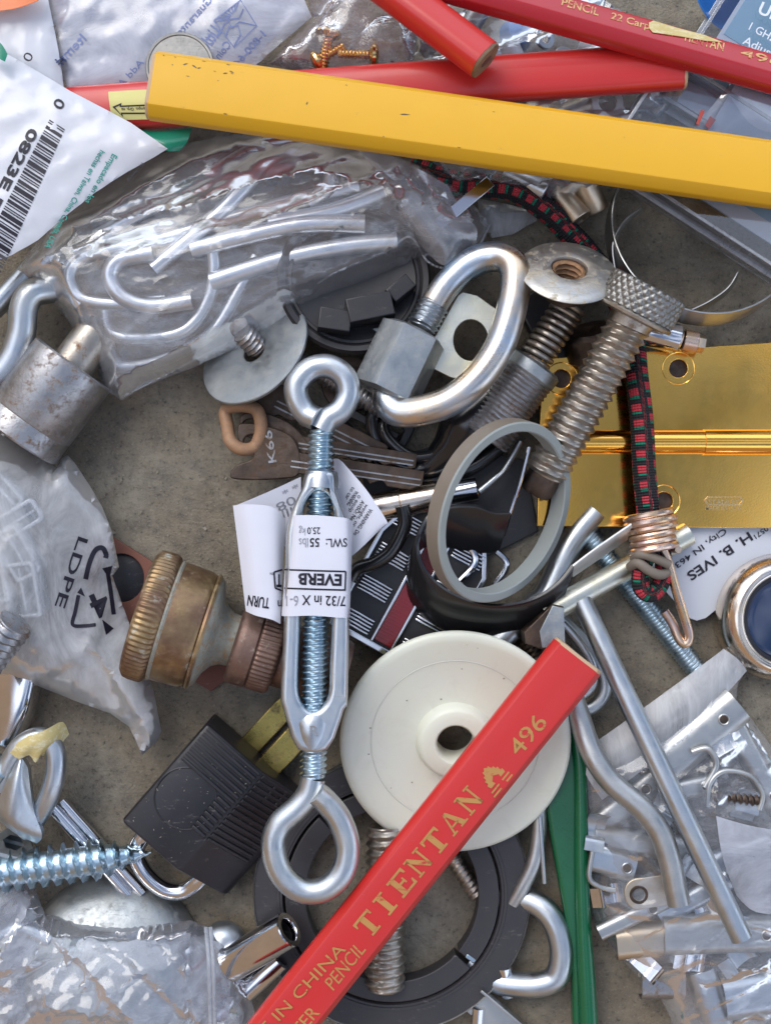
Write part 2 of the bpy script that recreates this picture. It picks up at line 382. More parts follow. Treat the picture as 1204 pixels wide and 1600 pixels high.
def from_mesh(me):
    g = G([v.co.copy() for v in me.vertices], [tuple(p.vertices) for p in me.polygons]); bpy.data.meshes.remove(me); return g
def plate(loops, t, bev=0., M=None, res=2):
    cu = bpy.data.curves.new('tmp', 'CURVE'); cu.dimensions = '2D'; cu.fill_mode = 'BOTH'
    for l in loops:
        sp = cu.splines.new('POLY'); sp.points.add(len(l)-1)
        for i, p in enumerate(l): sp.points[i].co = (p[0], p[1], 0, 1)
        sp.use_cyclic_u = True
    cu.extrude = max(t/2-bev, 0.0001); cu.bevel_depth = bev; cu.bevel_resolution = res; cu.offset = -bev
    ob = bpy.data.objects.new('tmp', cu); me = bpy.data.meshes.new_from_object(ob)
    g = from_mesh(me); bpy.data.objects.remove(ob); bpy.data.curves.remove(cu)
    if M: g.tf(M)
    return g
def pix(lst, z):      # picture outline to flat points at height z, for plate()
    return [(W(x, y, z).x, W(x, y, z).y) for x, y in lst]
def circ(x, y, r, n=40, ry=None): return [(x+r*math.cos(2*math.pi*i/n), y+(ry or r)*math.sin(2*math.pi*i/n)) for i in range(n)]
def rrect(x0, y0, x1, y1, r, n=6):
    o = []
    for cx, cy, a in ((x1-r, y1-r, 0), (x0+r, y1-r, 90), (x0+r, y0+r, 180), (x1-r, y0+r, 270)):
        for i in range(n+1): t = math.radians(a+90*i/n); o.append((cx+r*math.cos(t), cy+r*math.sin(t)))
    return o
def box(x0, y0, z0, x1, y1, z1, bev=0., M=None):
    g = plate([[(x0, y0), (x1, y0), (x1, y1), (x0, y1)]], z1-z0, bev)
    g.tf(Matrix.Translation((0, 0, (z0+z1)/2)))
    if M: g.tf(M)
    return g
def glyphs(s, bold=0., ext=.3, res=3, shear=0.):
    cu = bpy.data.curves.new('tmp', 'FONT'); cu.body = s; cu.size = 100; cu.extrude = ext; cu.offset = bold; cu.resolution_u = res; cu.shear = shear
    ob = bpy.data.objects.new('tmp', cu); me = bpy.data.meshes.new_from_object(ob)
    g = from_mesh(me); bpy.data.objects.remove(ob); bpy.data.curves.remove(cu); return g
def txt(s, p0, p1, h, z, z1=None, bold=0., mirror=False, raise_=.5, g=None, shear=0., cap=73.):
    """text with its baseline from picture point p0 to p1, capitals h high, lying at height z"""
    g = g or glyphs(s, bold, .3, shear=shear); z1 = z if z1 is None else z1
    xs = [p[0] for p in g.v]; x0, x1 = min(xs), max(xs)
    A, B = W(*p0, z), W(*p1, z1); X = (B-A); L = X.length; X.normalize()
    Y = Vector((-X.y, X.x, 0)).normalized()
    if mirror: Y = -Y
    N_ = X.cross(Y); 
    if N_.z < 0: N_ = -N_
    kx = L/(x1-x0); ky = h*(H-z)/H/cap
    v = [A + X*(p[0]-x0)*kx + Y*p[1]*ky + N_*(raise_+p[2]) for p in g.v]
    f = [tuple(reversed(q)) for q in g.f] if mirror else list(g.f)
    return G(v, f)
SER = {   # slab serif capitals: list of quads/polys in a 0..1 box
 'T': [[(0,1),(1,1),(1,.72),(.93,.72),(.88,.88),(.12,.88),(.07,.72),(0,.72)], [(.36,.9),(.64,.9),(.64,.08),(.36,.08)], [(.22,0),(.78,0),(.78,.1),(.22,.1)]],
 'I': [[(.36,.9),(.64,.9),(.64,.1),(.36,.1)], [(.2,0),(.8,0),(.8,.1),(.2,.1)], [(.2,.9),(.8,.9),(.8,1),(.2,1)]],
 'E': [[(.14,.9),(.40,.9),(.40,.1),(.14,.1)], [(0,0),(1,0),(1,.3),(.92,.3),(.86,.11),(0,.11)], [(0,1),(1,1),(1,.72),(.92,.72),(.86,.89),(0,.89)], [(.4,.45),(.64,.45),(.64,.36),(.72,.36),(.72,.66),(.64,.66),(.64,.56),(.4,.56)]],
 'N': [[(.12,.95),(.22,.95),(.22,.06),(.12,.06)], [(.78,.95),(.88,.95),(.88,0),(.78,0)], [(0,1),(.28,1),(.88,.14),(.88,0),(.72,0),(.12,.86),(.12,.92),(0,.92)], [(0,0),(.34,0),(.34,.08),(0,.08)], [(.64,1),(1,1),(1,.92),(.64,.92)]],
 'A': [[(.42,1),(.58,1),(.94,.06),(.68,.06)], [(.42,1),(.50,1),(.20,.06),(.10,.06)], [(.24,.28),(.72,.28),(.70,.36),(.26,.36)], [(0,0),(.32,0),(.32,.08),(0,.08)], [(.58,0),(1.04,0),(1.04,.08),(.58,.08)]]}
def serif(s, ext=.3, gap=.16, w=.82):
    g = G(); x = 0
    for ch in s:
        for q in SER[ch]: g.add(plate([[((x+a*w)*100, b*100) for a, b in q]], ext*2))
        x += w+gap
    return g
from mathutils.bvhtree import BVHTree
def drape(g, surf, off=1.2):
    """lay printing onto the outside of a crumpled film"""
    bt = BVHTree.FromPolygons([Vector(p) for p in surf.v], surf.f); e = Vector((0, 0, H)); out = []
    for p in g.v:
        d = (Vector(p)-e).normalized(); h = bt.ray_cast(e, d)[0]
        out.append(h-d*off if h else Vector(p))
    return G(out, g.f)
# ---------------------------------------------------------------- objects
LOC = {}
def link(o): sc.collection.objects.link(o)
def T(name, label, catg, px, py, z=0, group=None, kind=None):
    o = bpy.data.objects.new(name, None); link(o); l = W(px, py, z); o.location = l*S; LOC[o.name] = l
    o.empty_display_size = .005; o['label'] = label; o['category'] = catg
    if group: o['group'] = group
    if kind: o['kind'] = kind
    return o
def mk(name, g, mat, loc, ang=35, smooth=True):
    me = bpy.data.meshes.new(name); me.from_pydata([(p-loc)*S for p in map(Vector, g.v)], [], g.f)
    if g.uv and len(g.uv) == len(g.v):
        a = me.attributes.new('pu', 'FLOAT_VECTOR', 'POINT'); a.data.foreach_set('vector', [c for u in g.uv for c in (u[0], u[1], 0)])
    me.materials.append(MT[mat]); me.update(); me.validate()
    if smooth:
        me.shade_smooth(); me.set_sharp_from_angle(angle=math.radians(ang))
    o = bpy.data.objects.new(name, me); link(o); return o
def P(name, g, mat, parent, ang=35, label=None, kind=None):
    o = mk(name, g, mat, LOC[parent.name], ang); o.parent = parent; LOC[o.name] = LOC[parent.name]
    if label: o['label'] = label
    if kind: o['kind'] = kind
    return o
def O(name, label, catg, g, mat, group=None, ang=35, kind=None):
    xs = [p[0] for p in g.v]; ys = [p[1] for p in g.v]; zs = [p[2] for p in g.v]
    l = Vector(((min(xs)+max(xs))/2, (min(ys)+max(ys))/2, min(zs)))
    o = mk(name, g, mat, l, ang); o.location = l*S; LOC[o.name] = l
    if label: o['label'] = label
    if catg: o['category'] = catg
    if group: o['group'] = group
    if kind: o['kind'] = kind
    return o
# ---------------------------------------------------------------- the slab everything lies on
g = G([Vector((x, y, 0)) for x, y in ((-4000, -4000), (4000, -4000), (4000, 4000), (-4000, 4000))], [(0, 1, 2, 3)])
o = O('ground', None, None, g, 'ground_concrete', kind='structure')
def resample(pts, step, closed=True):
    out = []; n = len(pts)
    for i in range(n if closed else n-1):
        a = Vector(pts[i]); b = Vector(pts[(i+1) % n]); m = max(1, int((b-a).length/step))
        for j in range(m): out.append(a.lerp(b, j/m))
    return out
def bag(outline, z0, htop, seed, step=7, crin=9., ang=30, stretch=2.2, jag=0., zfun=None, edge=45., fine=3.5, holes=None, both=True, bottom=.15, cell=60., folds=()):
    """a limp film bag: two sheets that share the outline, the upper one raised and crumpled"""
    rnd = random.Random(seed)
    ol = resample([Vector((x, y)) for x, y in outline], step)
    if jag: ol = [p+Vector((rnd.uniform(-jag, jag), rnd.uniform(-jag, jag))) for p in ol]
    n = len(ol); xs = [p.x for p in ol]; ys = [p.y for p in ol]; pts = list(ol)
    y = min(ys)+step
    def inside(q):
        c = False; j = n-1
        for i in range(n):
            if (ol[i].y > q.y) != (ol[j].y > q.y) and q.x < (ol[j].x-ol[i].x)*(q.y-ol[i].y)/(ol[j].y-ol[i].y)+ol[i].x: c = not c
            j = i
        return c
    def dist(q): return min((q-ol[i]).length for i in range(0, n, 2))
    D = [0.]*n
    while y < max(ys):
        x = min(xs)+step*.5
        while x < max(xs):
            q = Vector((x+rnd.uniform(-.3, .3)*step, y+rnd.uniform(-.3, .3)*step))
            if inside(q):
                d = dist(q)
                if d > step*.55: pts.append(q); D.append(d)
            x += step
        y += step*.9
    vo, ed, fa, *_ = delaunay_2d_cdt(pts, [(i, (i+1) % n) for i in range(n)], [list(range(n))], 1, 1e-4)
    if len(vo) != len(pts): D = [dist(p) if i >= n else 0 for i, p in enumerate(vo)]
    ca, sa = math.cos(math.radians(ang)), math.sin(math.radians(ang))
    FL = [([Vector(a) for a in resample(pl, 8, False)]+[Vector(pl[-1])], am, wi) for pl, am, wi in folds]
    def fold(p):
        s = 0
        for pl, am, wi in FL:
            m = min(range(len(pl)), key=lambda i: (pl[i]-p).length_squared)
            a = pl[m]; b = pl[m+1] if m < len(pl)-1 else pl[m-1]; e = b-a; L2 = e.length_squared or 1
            t = max(0, min(1, (p-a).dot(e)/L2)); q = a+e*t; dd = (p-q).length
            if dd < wi*2:
                sg = e.x*(p.y-a.y)-e.y*(p.x-a.x); w_ = wi*(.55 if sg*(1 if m < len(pl)-1 else -1) > 0 else 1.6)
                s += am*max(0, 1-dd/w_)**1.3
        return s
    def hh(p, d, up=1):
        w = 1-math.exp(-d/edge); u = p.x*ca-p.y*sa; v = p.x*sa+p.y*ca
        wx = noise.noise(Vector((p.x/90, p.y/90, seed)))*30
        a = noise.voronoi(Vector(((u+wx)/(cell*stretch), (v+wx)/cell, seed*3.1)))[0]
        b = noise.voronoi(Vector(((u-wx)/(cell*.4*stretch), v/(cell*.4), seed*1.7)))[0]
        c = noise.noise(Vector((u/(170), v/70, seed*5.)))
        k = min(1, d/14)
        q1 = noise.noise(Vector((u/(110*stretch), v/48, seed*7.7))); q2 = noise.noise(Vector(((u+.8*v)/130, (v-.8*u)/60, seed*9.1)))
        c += .6*max(0, 1-abs(q1)*4.5) + .4*max(0, 1-abs(q2)*5)
        return (zfun(p.x, p.y) if zfun else 0)*w*(1 if up else .2) + htop*w*(1 if up else .12) + ((a[1]-a[0])*crin*1.0 + (b[1]-b[0])*fine*.25 + c*crin*1.7 + (fold(p) if up else 0))*k*(1 if up else .4) + 2*noise.noise(Vector((p.x/25, p.y/25, seed*2.)))
    g = G()
    for up in ((1, 0) if both else (1,)):
        o = len(g.v)
        for i, p in enumerate(vo):
            w = W(p.x, p.y, z0+(htop*.5 if up else 0)*(1-math.exp(-D[i]/edge))); w.z = z0+hh(p, D[i], up)-(0 if up else .5*(D[i] > 0)); g.v.append(w)
        g.f += [tuple(i+o for i in (f if up else reversed(f))) for f in fa]
    # wind top faces upward
    return g
# ================================================================ turnbuckle
def turnbuckle():
    t = T('turnbuckle', 'zinc turnbuckle with an eye at each end and a white paper label', 'turnbuckle', 495, 960, 110)
    zc = 150
    top, bot = W(503, 740, zc), W(487, 1158, zc)
    # frame: outline in the plane, thickness 2*24
    o = [(484,738),(472,765),(456,800),(448,835),(447,900),(444,1000),(440,1080),(444,1105),(466,1166),(512,1168),(538,1105),(543,1085),(546,900),(546,845),(541,810),(526,770),(521,738)]
    o = [tuple(p) for p in cat([Vector((*q, 0)) for q in o], 3, True)]; o = [(p[0], p[1]) for p in o]
    h = [(499,766),(484,776),(474,800),(472,850),(470,950),(467,1040),(467,1078),(474,1098),(489,1108),(504,1100),(514,1080),(516,1040),(520,950),(524,850),(522,800),(515,776)]
    h = [(p[0], p[1]) for p in cat([Vector((*q, 0)) for q in h], 3, True)]
    g = plate([pix(o, zc), pix(h, zc)], 46, 8.5, Matrix.Translation((0, 0, zc)), res=4)
    P('frame', g, 'zinc', t, 40)
    # sockets at both ends
    P('socket', lathe([(17, 0), (23, 3), (26, 14), (27, 26), (20, 30)], 32, AX(W(503, 734, zc), W(500, 800, zc))), 'zinc', t)
    P('socket', lathe([(17, 0), (23, 3), (27, 20), (30, 40), (24, 52)], 32, AX(W(488, 1170, zc), W(490, 1100, zc))), 'zinc', t)
    # eye bolts
    def eye(th0, th1, neck, ring, r, tip):
        e = P('eye_bolt', thread(W(*th0, zc), W(*th1, zc), 19.5, 9.2, 4.2, 28, 's'), 'zinc_blue', t)
        P('eye', tube([W(*th0, zc)]+PP(neck+ring, zc), r, 8, 22), 'zinc', e)
        return e
    eye((502, 672), (499, 850), [], [(512,655),(533,640),(544,615),(538,589),(515,573),(487,576),(465,598),(464,622),(478,645),(496,655,zc+6)], 17.5, 0)
    eye((489, 1215), (494, 945), [], [(482,1240),(465,1262),(437,1288),(427,1320),(438,1362),(468,1390),(505,1390),(534,1364),(543,1322),(530,1280),(508,1252),(492,1238,zc+6)], 18, 0)
    P('stamped_letter', txt('L', (508, 752), (496, 750), 16, zc+25, bold=1.5), 'steel_dull', t)
    P('stamped_letter', txt('R', (484, 1150), (498, 1150), 17, zc+29, bold=1.5), 'steel_dull', t)
    # paper label: wrap, two folded flaps
    def strip(path, z_top, z_bot=None, th=1.6, wav=0):
        pass
    ws = sheet([[(452,806,zc+8),(462,805,zc+26),(490,805,zc+28),(530,808,zc+28),(545,811,zc+20),(550,816,zc-10)],
                           [(446,880,zc+8),(458,880,zc+27),(490,880,zc+31),(528,882,zc+30),(545,884,zc+22),(549,884,zc-10)],
                           [(440,962,zc+8),(450,963,zc+26),(490,962,zc+28),(528,965,zc+28),(543,965,zc+20),(546,966,zc-10)]], 1.2)
    lb = P('label', ws, 'paper', t)
    f1 = sheet([[(364,790,zc-4),(385,788,zc+6),(425,792,zc+6),(446,812,zc-6)],[(374,870,zc-6),(395,868,zc+8),(428,876,zc+8),(442,885,zc-4)],[(384,955,zc-6),(400,962,zc+6),(424,968,zc+10),(438,975,zc+4)]], 1.2); P('flap', f1, 'paper', lb)
    f2 = sheet([[(368,790,zc-26),(420,768,zc-30),(470,745,zc-38)],[(372,800,zc-26),(430,800,zc-34),(470,812,zc-40)],[(380,840,zc-28),(430,850,zc-36),(468,860,zc-40)]], 1.2); P('flap', f2, 'paper', lb)
    f3 = sheet([[(521,717,zc-40),(528,717,zc-36),(535,722,zc-34)],[(525,790,zc-34),(560,770,zc-24),(572,765,zc-24)],[(530,850,zc-34),(580,815,zc-20),(603,812,zc-22)],[(535,880,zc-34),(560,860,zc-26),(603,818,zc-24)]], 1.2); P('flap', f3, 'paper', lb)
    f1w = G().add(ws).add(f1)
    z = zc+29
    I = G()
    I.add(txt('SWL:', (542, 841), (509, 842), 14, z, bold=.8)); I.add(txt('55', (499, 841), (484, 841), 14, z, bold=1.5)); I.add(txt('25.0', (500, 824), (480, 824), 11, z, bold=.6))
    I.add(txt('7/32 in X', (540, 932), (472, 930), 16, z+1, bold=1.)); 
    for a, b in (((538, 894), (538, 922)),): pass
    I.add(txt('EVERB', (534, 898), (466, 896), 18, z+2, bold=3.4))
    fat = [(math.cos(a)*.3, math.sin(a)) for a in [math.pi*j/3 for j in range(6)]]
    for q in ([(540,893),(500,892),(444,890)], [(540,922),(500,921),(444,919)], [(540,893),(539,922)]):
        I.add(sweep([W(p.x, p.y, z+6) for p in resample([Vector(a) for a in q], 3, False)]+[W(*q[-1], z+6)], 1.3, 6, sec=fat))
    P('printing', drape(I, f1w, .7), 'ink', lb)
    I = G()
    I.add(txt('lbs', (481, 841), (467, 841), 15, z)); I.add(txt('kg', (477, 825), (467, 825), 12, z)); I.add(txt('6-1', (466, 931), (447, 931), 17, z-1))
    P('printing', drape(I, f1w, .7), 'ink_grey', lb)
    I = G(); z2 = zc+9.5
    I.add(txt('TURN', (422, 935), (388, 930), 17, z2, bold=2.)); I.add(txt('n', (440, 938), (434, 938), 15, z2)); I.add(txt('T', (440, 898), (432, 898), 20, z2+1, bold=3)); I.add(txt('TM', (427, 894), (422, 894), 4, z2))
    for q in ([(441,890),(428,894)], [(441,923),(430,919)], [(428,894),(430,919)]):
        I.add(sweep([W(p.x, p.y, z2+6) for p in resample([Vector(a) for a in q], 3, False)]+[W(*q[-1], z2+6)], 1.3, 6, sec=fat))
    P('printing', drape(I, f1w, .9), 'ink', lb)
    I = G(); z3 = zc-25
    for s, a, b, hh in (('WARNING: Do', (581,800),(551,840),6.5), ('weight, or', (574,785),(548,826),6.5), ('AVISO: No', (568,780),(547,812),6.5), ('o equip', (562,772),(546,798),6.5), ('WARN', (556,768),(544,786),6.5), ('to car', (550,762),(541,778),6.5)):
        pass
    rows = [('WARNING: Do', (577,794), 48, 1.2), ('weight, or', (571,787), 40, 0), ('AVISO: No', (565,781), 36, 1.2), ('o equip', (560,773), 30, 0), ('WARNING', (555,766), 26, 1.2), ('to car', (550,760), 22, 0)]
    for s, (x, y), L, bo in rows:
        ca, sa = math.cos(math.radians(-122)), math.sin(math.radians(-122))
        I.add(txt(s, (x, y), (x+L*ca, y-L*sa), 6.5, zc-19, bold=bo))
    P('printing', drape(I, f3, .7), 'ink', lb)
    I = G()
    I.add(txt('08', (458, 774), (430, 788), 14, zc-27)); I.add(txt('IIIIIIII', (462, 790), (412, 806), 14, zc-26)); I.add(txt('* *', (462, 752), (438, 764), 10, zc-27))
    P('printing', drape(I, f2, .7), 'ink_grey', lb)
def sheet(rows, th, k=5):
    """a thin curved sheet through a grid of picture points with heights"""
    R = [cat([W(*p) for p in r], k) for r in rows]; cols = list(zip(*R)); C = [cat(c, k) for c in cols]
    nu, nv = len(C), len(C[0]); g = G()
    for s in (0, 1):
        for c in C: g.v += [p - Vector((0, 0, th*s)) for p in c]
    m = nu*nv
    for i in range(nu-1):
        for j in range(nv-1):
            a, b, c, d = i*nv+j, i*nv+j+1, (i+1)*nv+j+1, (i+1)*nv+j
            g.f.append((a, b, c, d)); g.f.append((m+d, m+c, m+b, m+a))
    bd = [i*nv for i in range(nu)] + [(nu-1)*nv+j for j in range(1, nv)] + [i*nv+nv-1 for i in range(nu-2, -1, -1)] + [j for j in range(nv-2, 0, -1)]
    for i in range(len(bd)): a, b = bd[i], bd[(i+1) % len(bd)]; g.f.append((a, m+a, m+b, b))
    return g
turnbuckle()
# ================================================================ carpenter pencils
def pencil(label, p0, p1, w, h, c, mat, roll=0, round_=False, near=True, woodmat='wood_light', group='carpenter pencils'):
    """p0 is the end seen in the photo; p0, p1 are (px,py,z) centre points"""
    A, B = W(*p0), W(*p1); mid = (A+B)/2
    t = bpy.data.objects.new('carpenter_pencil', None); link(t); t.location = A*S; LOC[t.name] = A; t.empty_display_size = .005
    t['label'] = label; t['category'] = 'pencil'; t['group'] = group
    X = (B-A).normalized(); Z = Vector((0, 0, 1)); Y = Z.cross(X).normalized(); Z = X.cross(Y)
    M = Matrix((X, Y, Z)).transposed().to_4x4(); M.translation = A; M = M @ Matrix.Rotation(math.radians(roll), 4, 'X')
    if round_:
        sec = [(w/2*math.copysign(abs(math.cos(a))**.75, math.cos(a)), h/2*math.copysign(abs(math.sin(a))**.75, math.sin(a))) for a in [2*math.pi*i/40 for i in range(40)]]
    else:
        hw, hh = w/2, h/2
        base = [(hw, -hh+c[1]), (hw, hh-c[1]), (hw-c[0], hh), (-hw+c[0], hh), (-hw, hh-c[1]), (-hw, -hh+c[1]), (-hw+c[0], -hh), (hw-c[0], -hh)]
        sec = []
        n = len(base)
        for i in range(n):   # slightly rounded edges
            a, b, d = Vector(base[i-1]), Vector(base[i]), Vector(base[(i+1) % n]); r = min(2.2, (a-b).length*.4, (d-b).length*.4)
            q0 = b+(a-b).normalized()*r; q2 = b+(d-b).normalized()*r
            sec += [tuple(q0), tuple((q0+2*b+q2)/4), tuple(q2)]
    L = (B-A).length; m = len(sec)
    g = G([], [], []); rnd = random.Random(int(w*10))
    for x in (0, .8, L*.33, L*.66, L):
        for j, (y, z) in enumerate(sec):
            s = .975 if x == 0 else 1; jx = 0
            if x == 0: jx = rnd.uniform(-.7, .7)
            g.v.append(M @ Vector((x+jx, y*s, z*s))); g.uv.append((j/m, x))
    for i in range(4):
        for j in range(m): g.f.append((i*m+j, i*m+(j+1) % m, (i+1)*m+(j+1) % m, (i+1)*m+j))
    g.f.append(tuple(4*m+j for j in range(m)))
    P('painted_body', g, mat, t, 25)
    e = G()
    for x, s in ((1.2, .975), (-3.2, .96), (-4.2, .93)):
        for y, z in sec: e.v.append(M @ Vector((x + rnd.uniform(-.3, .3), y*s, z*s)))
    for i in range(2):
        for j in range(m): e.f.append(((i)*m+j, i*m+(j+1) % m, (i+1)*m+(j+1) % m, (i+1)*m+j))
    e.f.append(tuple(range(2*m, 3*m)))
    P('wood_end', e, woodmat, t)
    lw, lh = w*.2, h*.16
    l = G([M @ Vector((x, y, z)) for x in (0, -4.7) for y, z in circ(0, 0, lw, 16, lh)], [(j, (j+1) % 16, 16+(j+1) % 16, 16+j) for j in range(16)]+[tuple(range(16, 32))])
    P('lead', l, 'graphite', t)
    return t, M
# yellow, lying across the top
ty, My = pencil('chipped yellow carpenter pencil lying across the top of the heap', (240, 134, 205), (1330, 291, 165), 97, 44, (12, 15), 'paint_yellow', roll=-7)
sc_ = G()
rnd = random.Random(5)
for x, y, a, L in ((40, 26, 25, 7), (52, 28, -30, 9), (60, 24, 15, 5), (96, 22, 10, 6), (104, 27, -20, 7), (345, 0, 5, 14), (215, -6, 70, 5)):
    M = My @ Matrix.Translation((x, y, 22.1)) @ Matrix.Rotation(math.radians(a), 4, 'Z')
    sc_.add(plate([[(0, 0), (L*.4, 1.0), (L, .3), (L*.7, -.6), (L*.2, -.9)]], .5, 0, M))
P('scuff_marks', sc_, 'graphite', ty, kind='stuff')
ch = G(); rnd = random.Random(12)
for i in range(16):
    x = rnd.choice((rnd.uniform(4, 130), rnd.uniform(4, 1000))); y = rnd.choice((-35.5, 35.5)) if i > 8 else rnd.uniform(10, 34); L = rnd.uniform(1.5, 6)
    ch.add(plate([[(0, 0), (L*.3, rnd.uniform(.4, 1.2)), (L, .2), (L*.6, -rnd.uniform(.4, 1.1))]], .3, 0, My @ Matrix.Translation((x, y, 22.05))))
P('paint_chips', ch, 'wood', ty, kind='stuff')
# red with gold lettering, lower middle
tr, Mr = pencil('red carpenter pencil with large gold lettering lying over the white wheel', (901, 1026, 158), (415, 1635, 128), 84, 34, (9, 11), 'paint_red', roll=0)
I = G(); zt = lambda y: 128+17.6+(1635-y)/(609)*30+.6
def rt(s, p0, p1, h, mat=None, **k): return txt(s, p0, p1, h, zt(p0[1]), zt(p1[1]), **k)
a0 = (591, 1470); 
I.add(rt('', (578, 1468), (757, 1248), 35, g=serif('TIENTAN'), cap=100.))
P('lettering', I, 'gold', tr)
I = G()
I.add(rt('496', (811, 1183), (856, 1130), 28, cap=73, bold=.3))
I.add(rt('MADE IN CHINA', (366, 1672), (541, 1484), 19))
I.add(rt('CARPENTER', (400, 1700), (500, 1583), 21, shear=.0)); I.add(rt('PENCIL', (521, 1548), (572, 1484), 22, shear=.15))
P('lettering', I, 'gold', tr)
# toothed A emblem with a stepped base
I = G()
tri = [(0, 62), (6, 56), (10, 58), (12, 48), (18, 48), (18, 40), (24, 39), (22, 31), (28, 28), (26, 18), (10, 18), (12, 26), (0, 34), (-12, 26), (-10, 18), (-26, 18), (-28, 28), (-22, 31), (-24, 39), (-18, 40), (-18, 48), (-12, 48), (-10, 58), (-6, 56)]
M = Matrix.Translation(W(787, 1226, zt(1226)+.5)) @ Matrix.Rotation(math.radians(51.4), 4, 'Z') @ Matrix.Scale(.60, 4)
I.add(plate([tri], 1.2, 0, M))
for q in ([(6, 12), (34, 12), (34, 8), (6, 8)], [(10, 2), (38, 2), (38, -2), (10, -2)], [(-34, 12), (-6, 12), (-6, 8), (-34, 8)], [(-38, 2), (-10, 2), (-10, -2), (-38, -2)]):
    I.add(plate([q], 1.2, 0, M))
P('emblem', I, 'gold', tr)
# red crossing under the yellow one
tb, Mb = pencil('rounded red carpenter pencil with a yellow sticker running under the yellow pencil', (1065, 103, 150), (90, 175, 106), 68, 38, (0, 0), 'paint_red', roll=0, round_=True)
st = sheet([[(169,140,126),(171,160,133),(175,188,126)],[(205,138,128),(206,160,135),(208,187,128)],[(246,136,130),(247,158,137),(246,186,130)]], 1.)
stk = P('sticker', st, 'sticker', tb)
I = G(); z = 137
ar = [(176,167),(190,161),(189,165),(236,163),(236,178),(191,178),(193,183)]
I.add(plate([pix(ar, z), pix([(180,167.5),(188,164),(187,167),(234,165.2),(234,176),(189,176),(190,179.5)], z)], 1, 0, Matrix.Translation((0, 0, z))))
P('printed_arrow', drape(I, st, .6), 'ink', stk)
I = G(); I.add(txt('champo. Grp. na', (233, 167.5), (190, 169), 5.2, z)); P('handwriting', drape(I, st, .6), 'ink', stk)
# short red end pointing down from the top edge
tc_, Mc = pencil('short red carpenter pencil end showing bare wood at the top edge', (756, 93, 200), (560, -55, 178), 58, 46, (0, 0), 'paint_red', roll=24, round_=True, woodmat='wood')
# red at top right
td, Md = pencil('red carpenter pencil with worn gold print running off the top right corner', (640, -42, 175), (1260, 132, 165), 58, 40, (12, 12), 'paint_red_dark', roll=-24)
I = G(); M = Md @ Matrix.Translation((0, 4, 20.4))
def dt(s, x0, x1, h, y=0, bold=.8):
    g = glyphs(s, bold, .4); xs = [p[0] for p in g.v]; a, b = min(xs), max(xs)
    return G([M @ Vector((x0+(p[0]-a)*(x1-x0)/(b-a), y+p[1]*h/73-h/2, p[2])) for p in g.v], g.f)
I.add(dt('PENCIL', 218, 272, 15)); I.add(dt('22 Carpenter', 290, 385, 13)); I.add(dt('TIENTAN', 395, 455, 17)); I.add(dt('496', 480, 540, 15))
P('lettering', I, 'gold_bright', td)
P('torn_sticker', plate([[(344, 8), (350, 14), (385, 13), (424, 14), (452, 10), (428, 4), (392, -1), (352, -8), (346, -2)]], .8, 0, Md @ Matrix.Translation((0, 1, 21.2))), 'tape', td)
# ================================================================ white nylon wheel
def wheel():
    M = F(711, 1160, 76, 0, 0, 10) @ Matrix.Scale(.935, 4)
    t = T('pulley_wheel', 'large white nylon pulley wheel lying under the red pencil', 'wheel', 712, 1160, 50)
    pr = [(30, -44), (30, 6), (33, 10), (53, 10), (58, 7), (60, -4), (64, -10), (90, -9), (115, -6), (135, -2), (152, 2), (168, 6), (178, 8), (184, 5), (185.5, 0), (184, -6), (176, -10), (166, -12), (164, -24), (172, -30), (172, -38), (60, -42), (56, -44)]
    sm = []
    for i, p in enumerate(pr): sm.append(p)
    g = lathe(sm, 120, M, closed=True)
    P('rim_and_web', g, 'nylon', t, 50)
    P('mould_line', lathe([(134, -2.4), (135.2, -1.2), (136.4, -1.8)], 120, M), 'nylon', t)
    rnd = random.Random(3); d = G()
    for i in range(16):
        a = rnd.uniform(0, 6.28); r = rnd.uniform(70, 165); s = rnd.uniform(.8, 1.6); zz = -10+(r-66)*.11 if r < 135 else -2+(r-135)*.22
        d.add(box(-s, -s*.6, 0, s, s*.6, .8, 0, M @ Matrix.Translation((r*math.cos(a), r*math.sin(a), zz-.2))))
    P('grit', d, 'debris', t, kind='stuff')
wheel()
# ================================================================ bronze hose fitting
def valve():
    M = AX(W(217, 956, 96), W(470, 1033, 72), 20) @ Matrix.Scale(.93, 4)
    t = T('bronze_hose_fitting', 'tarnished bronze hose fitting with two knurled collars left of the turnbuckle', 'fitting', 300, 985, 0)
    P('knurled_collar', lathe([(70, 0), (96, 0), (100, 3, 0), (103, 7, 1.3), (104.5, 16, 1.5), (104.5, 34, 1.5), (101, 39, 1.2), (98, 42, 0), (96, 44, 0)], 288, M), 'bronze', t, 60)
    P('seam', lathe([(95, 42), (98.5, 43), (99, 46), (97, 49), (94, 50)], 96, M), 'verdigris', t)
    P('drum', lathe([(93, 47), (97, 49), (97.5, 60), (95.5, 94), (93, 101), (88, 105), (84, 106)], 96, M), 'bronze', t)
    P('neck', lathe([(84, 105.5), (91, 106), (92, 110), (86, 117), (64, 124), (50, 134), (43, 146), (42, 158), (48, 164)], 72, M), 'verdigris', t, 50)
    P('drum_edge', lathe([(88, 103), (94, 103.5), (95.5, 107), (92.5, 111), (87, 111)], 72, M), 'bronze', t)
    P('nut', lathe([(44, 158), (60, 159), (66, 164), (67, 174), (67, 192), (62, 196)], 64, M), 'bronze_brown', t, 50)
    P('knurled_nut', lathe([(60, 194), (65, 196, .9), (66, 200, 1.2), (66, 226, 1.2), (62, 232, .9), (52, 234, 0)], 208, M), 'bronze_brown', t, 60)
    P('pipe', lathe([(50, 232), (52, 236), (52, 318), (55, 322), (55, 338), (52, 344), (46, 345), (0, 346)], 64, M), 'bronze_brown', t)
valve()
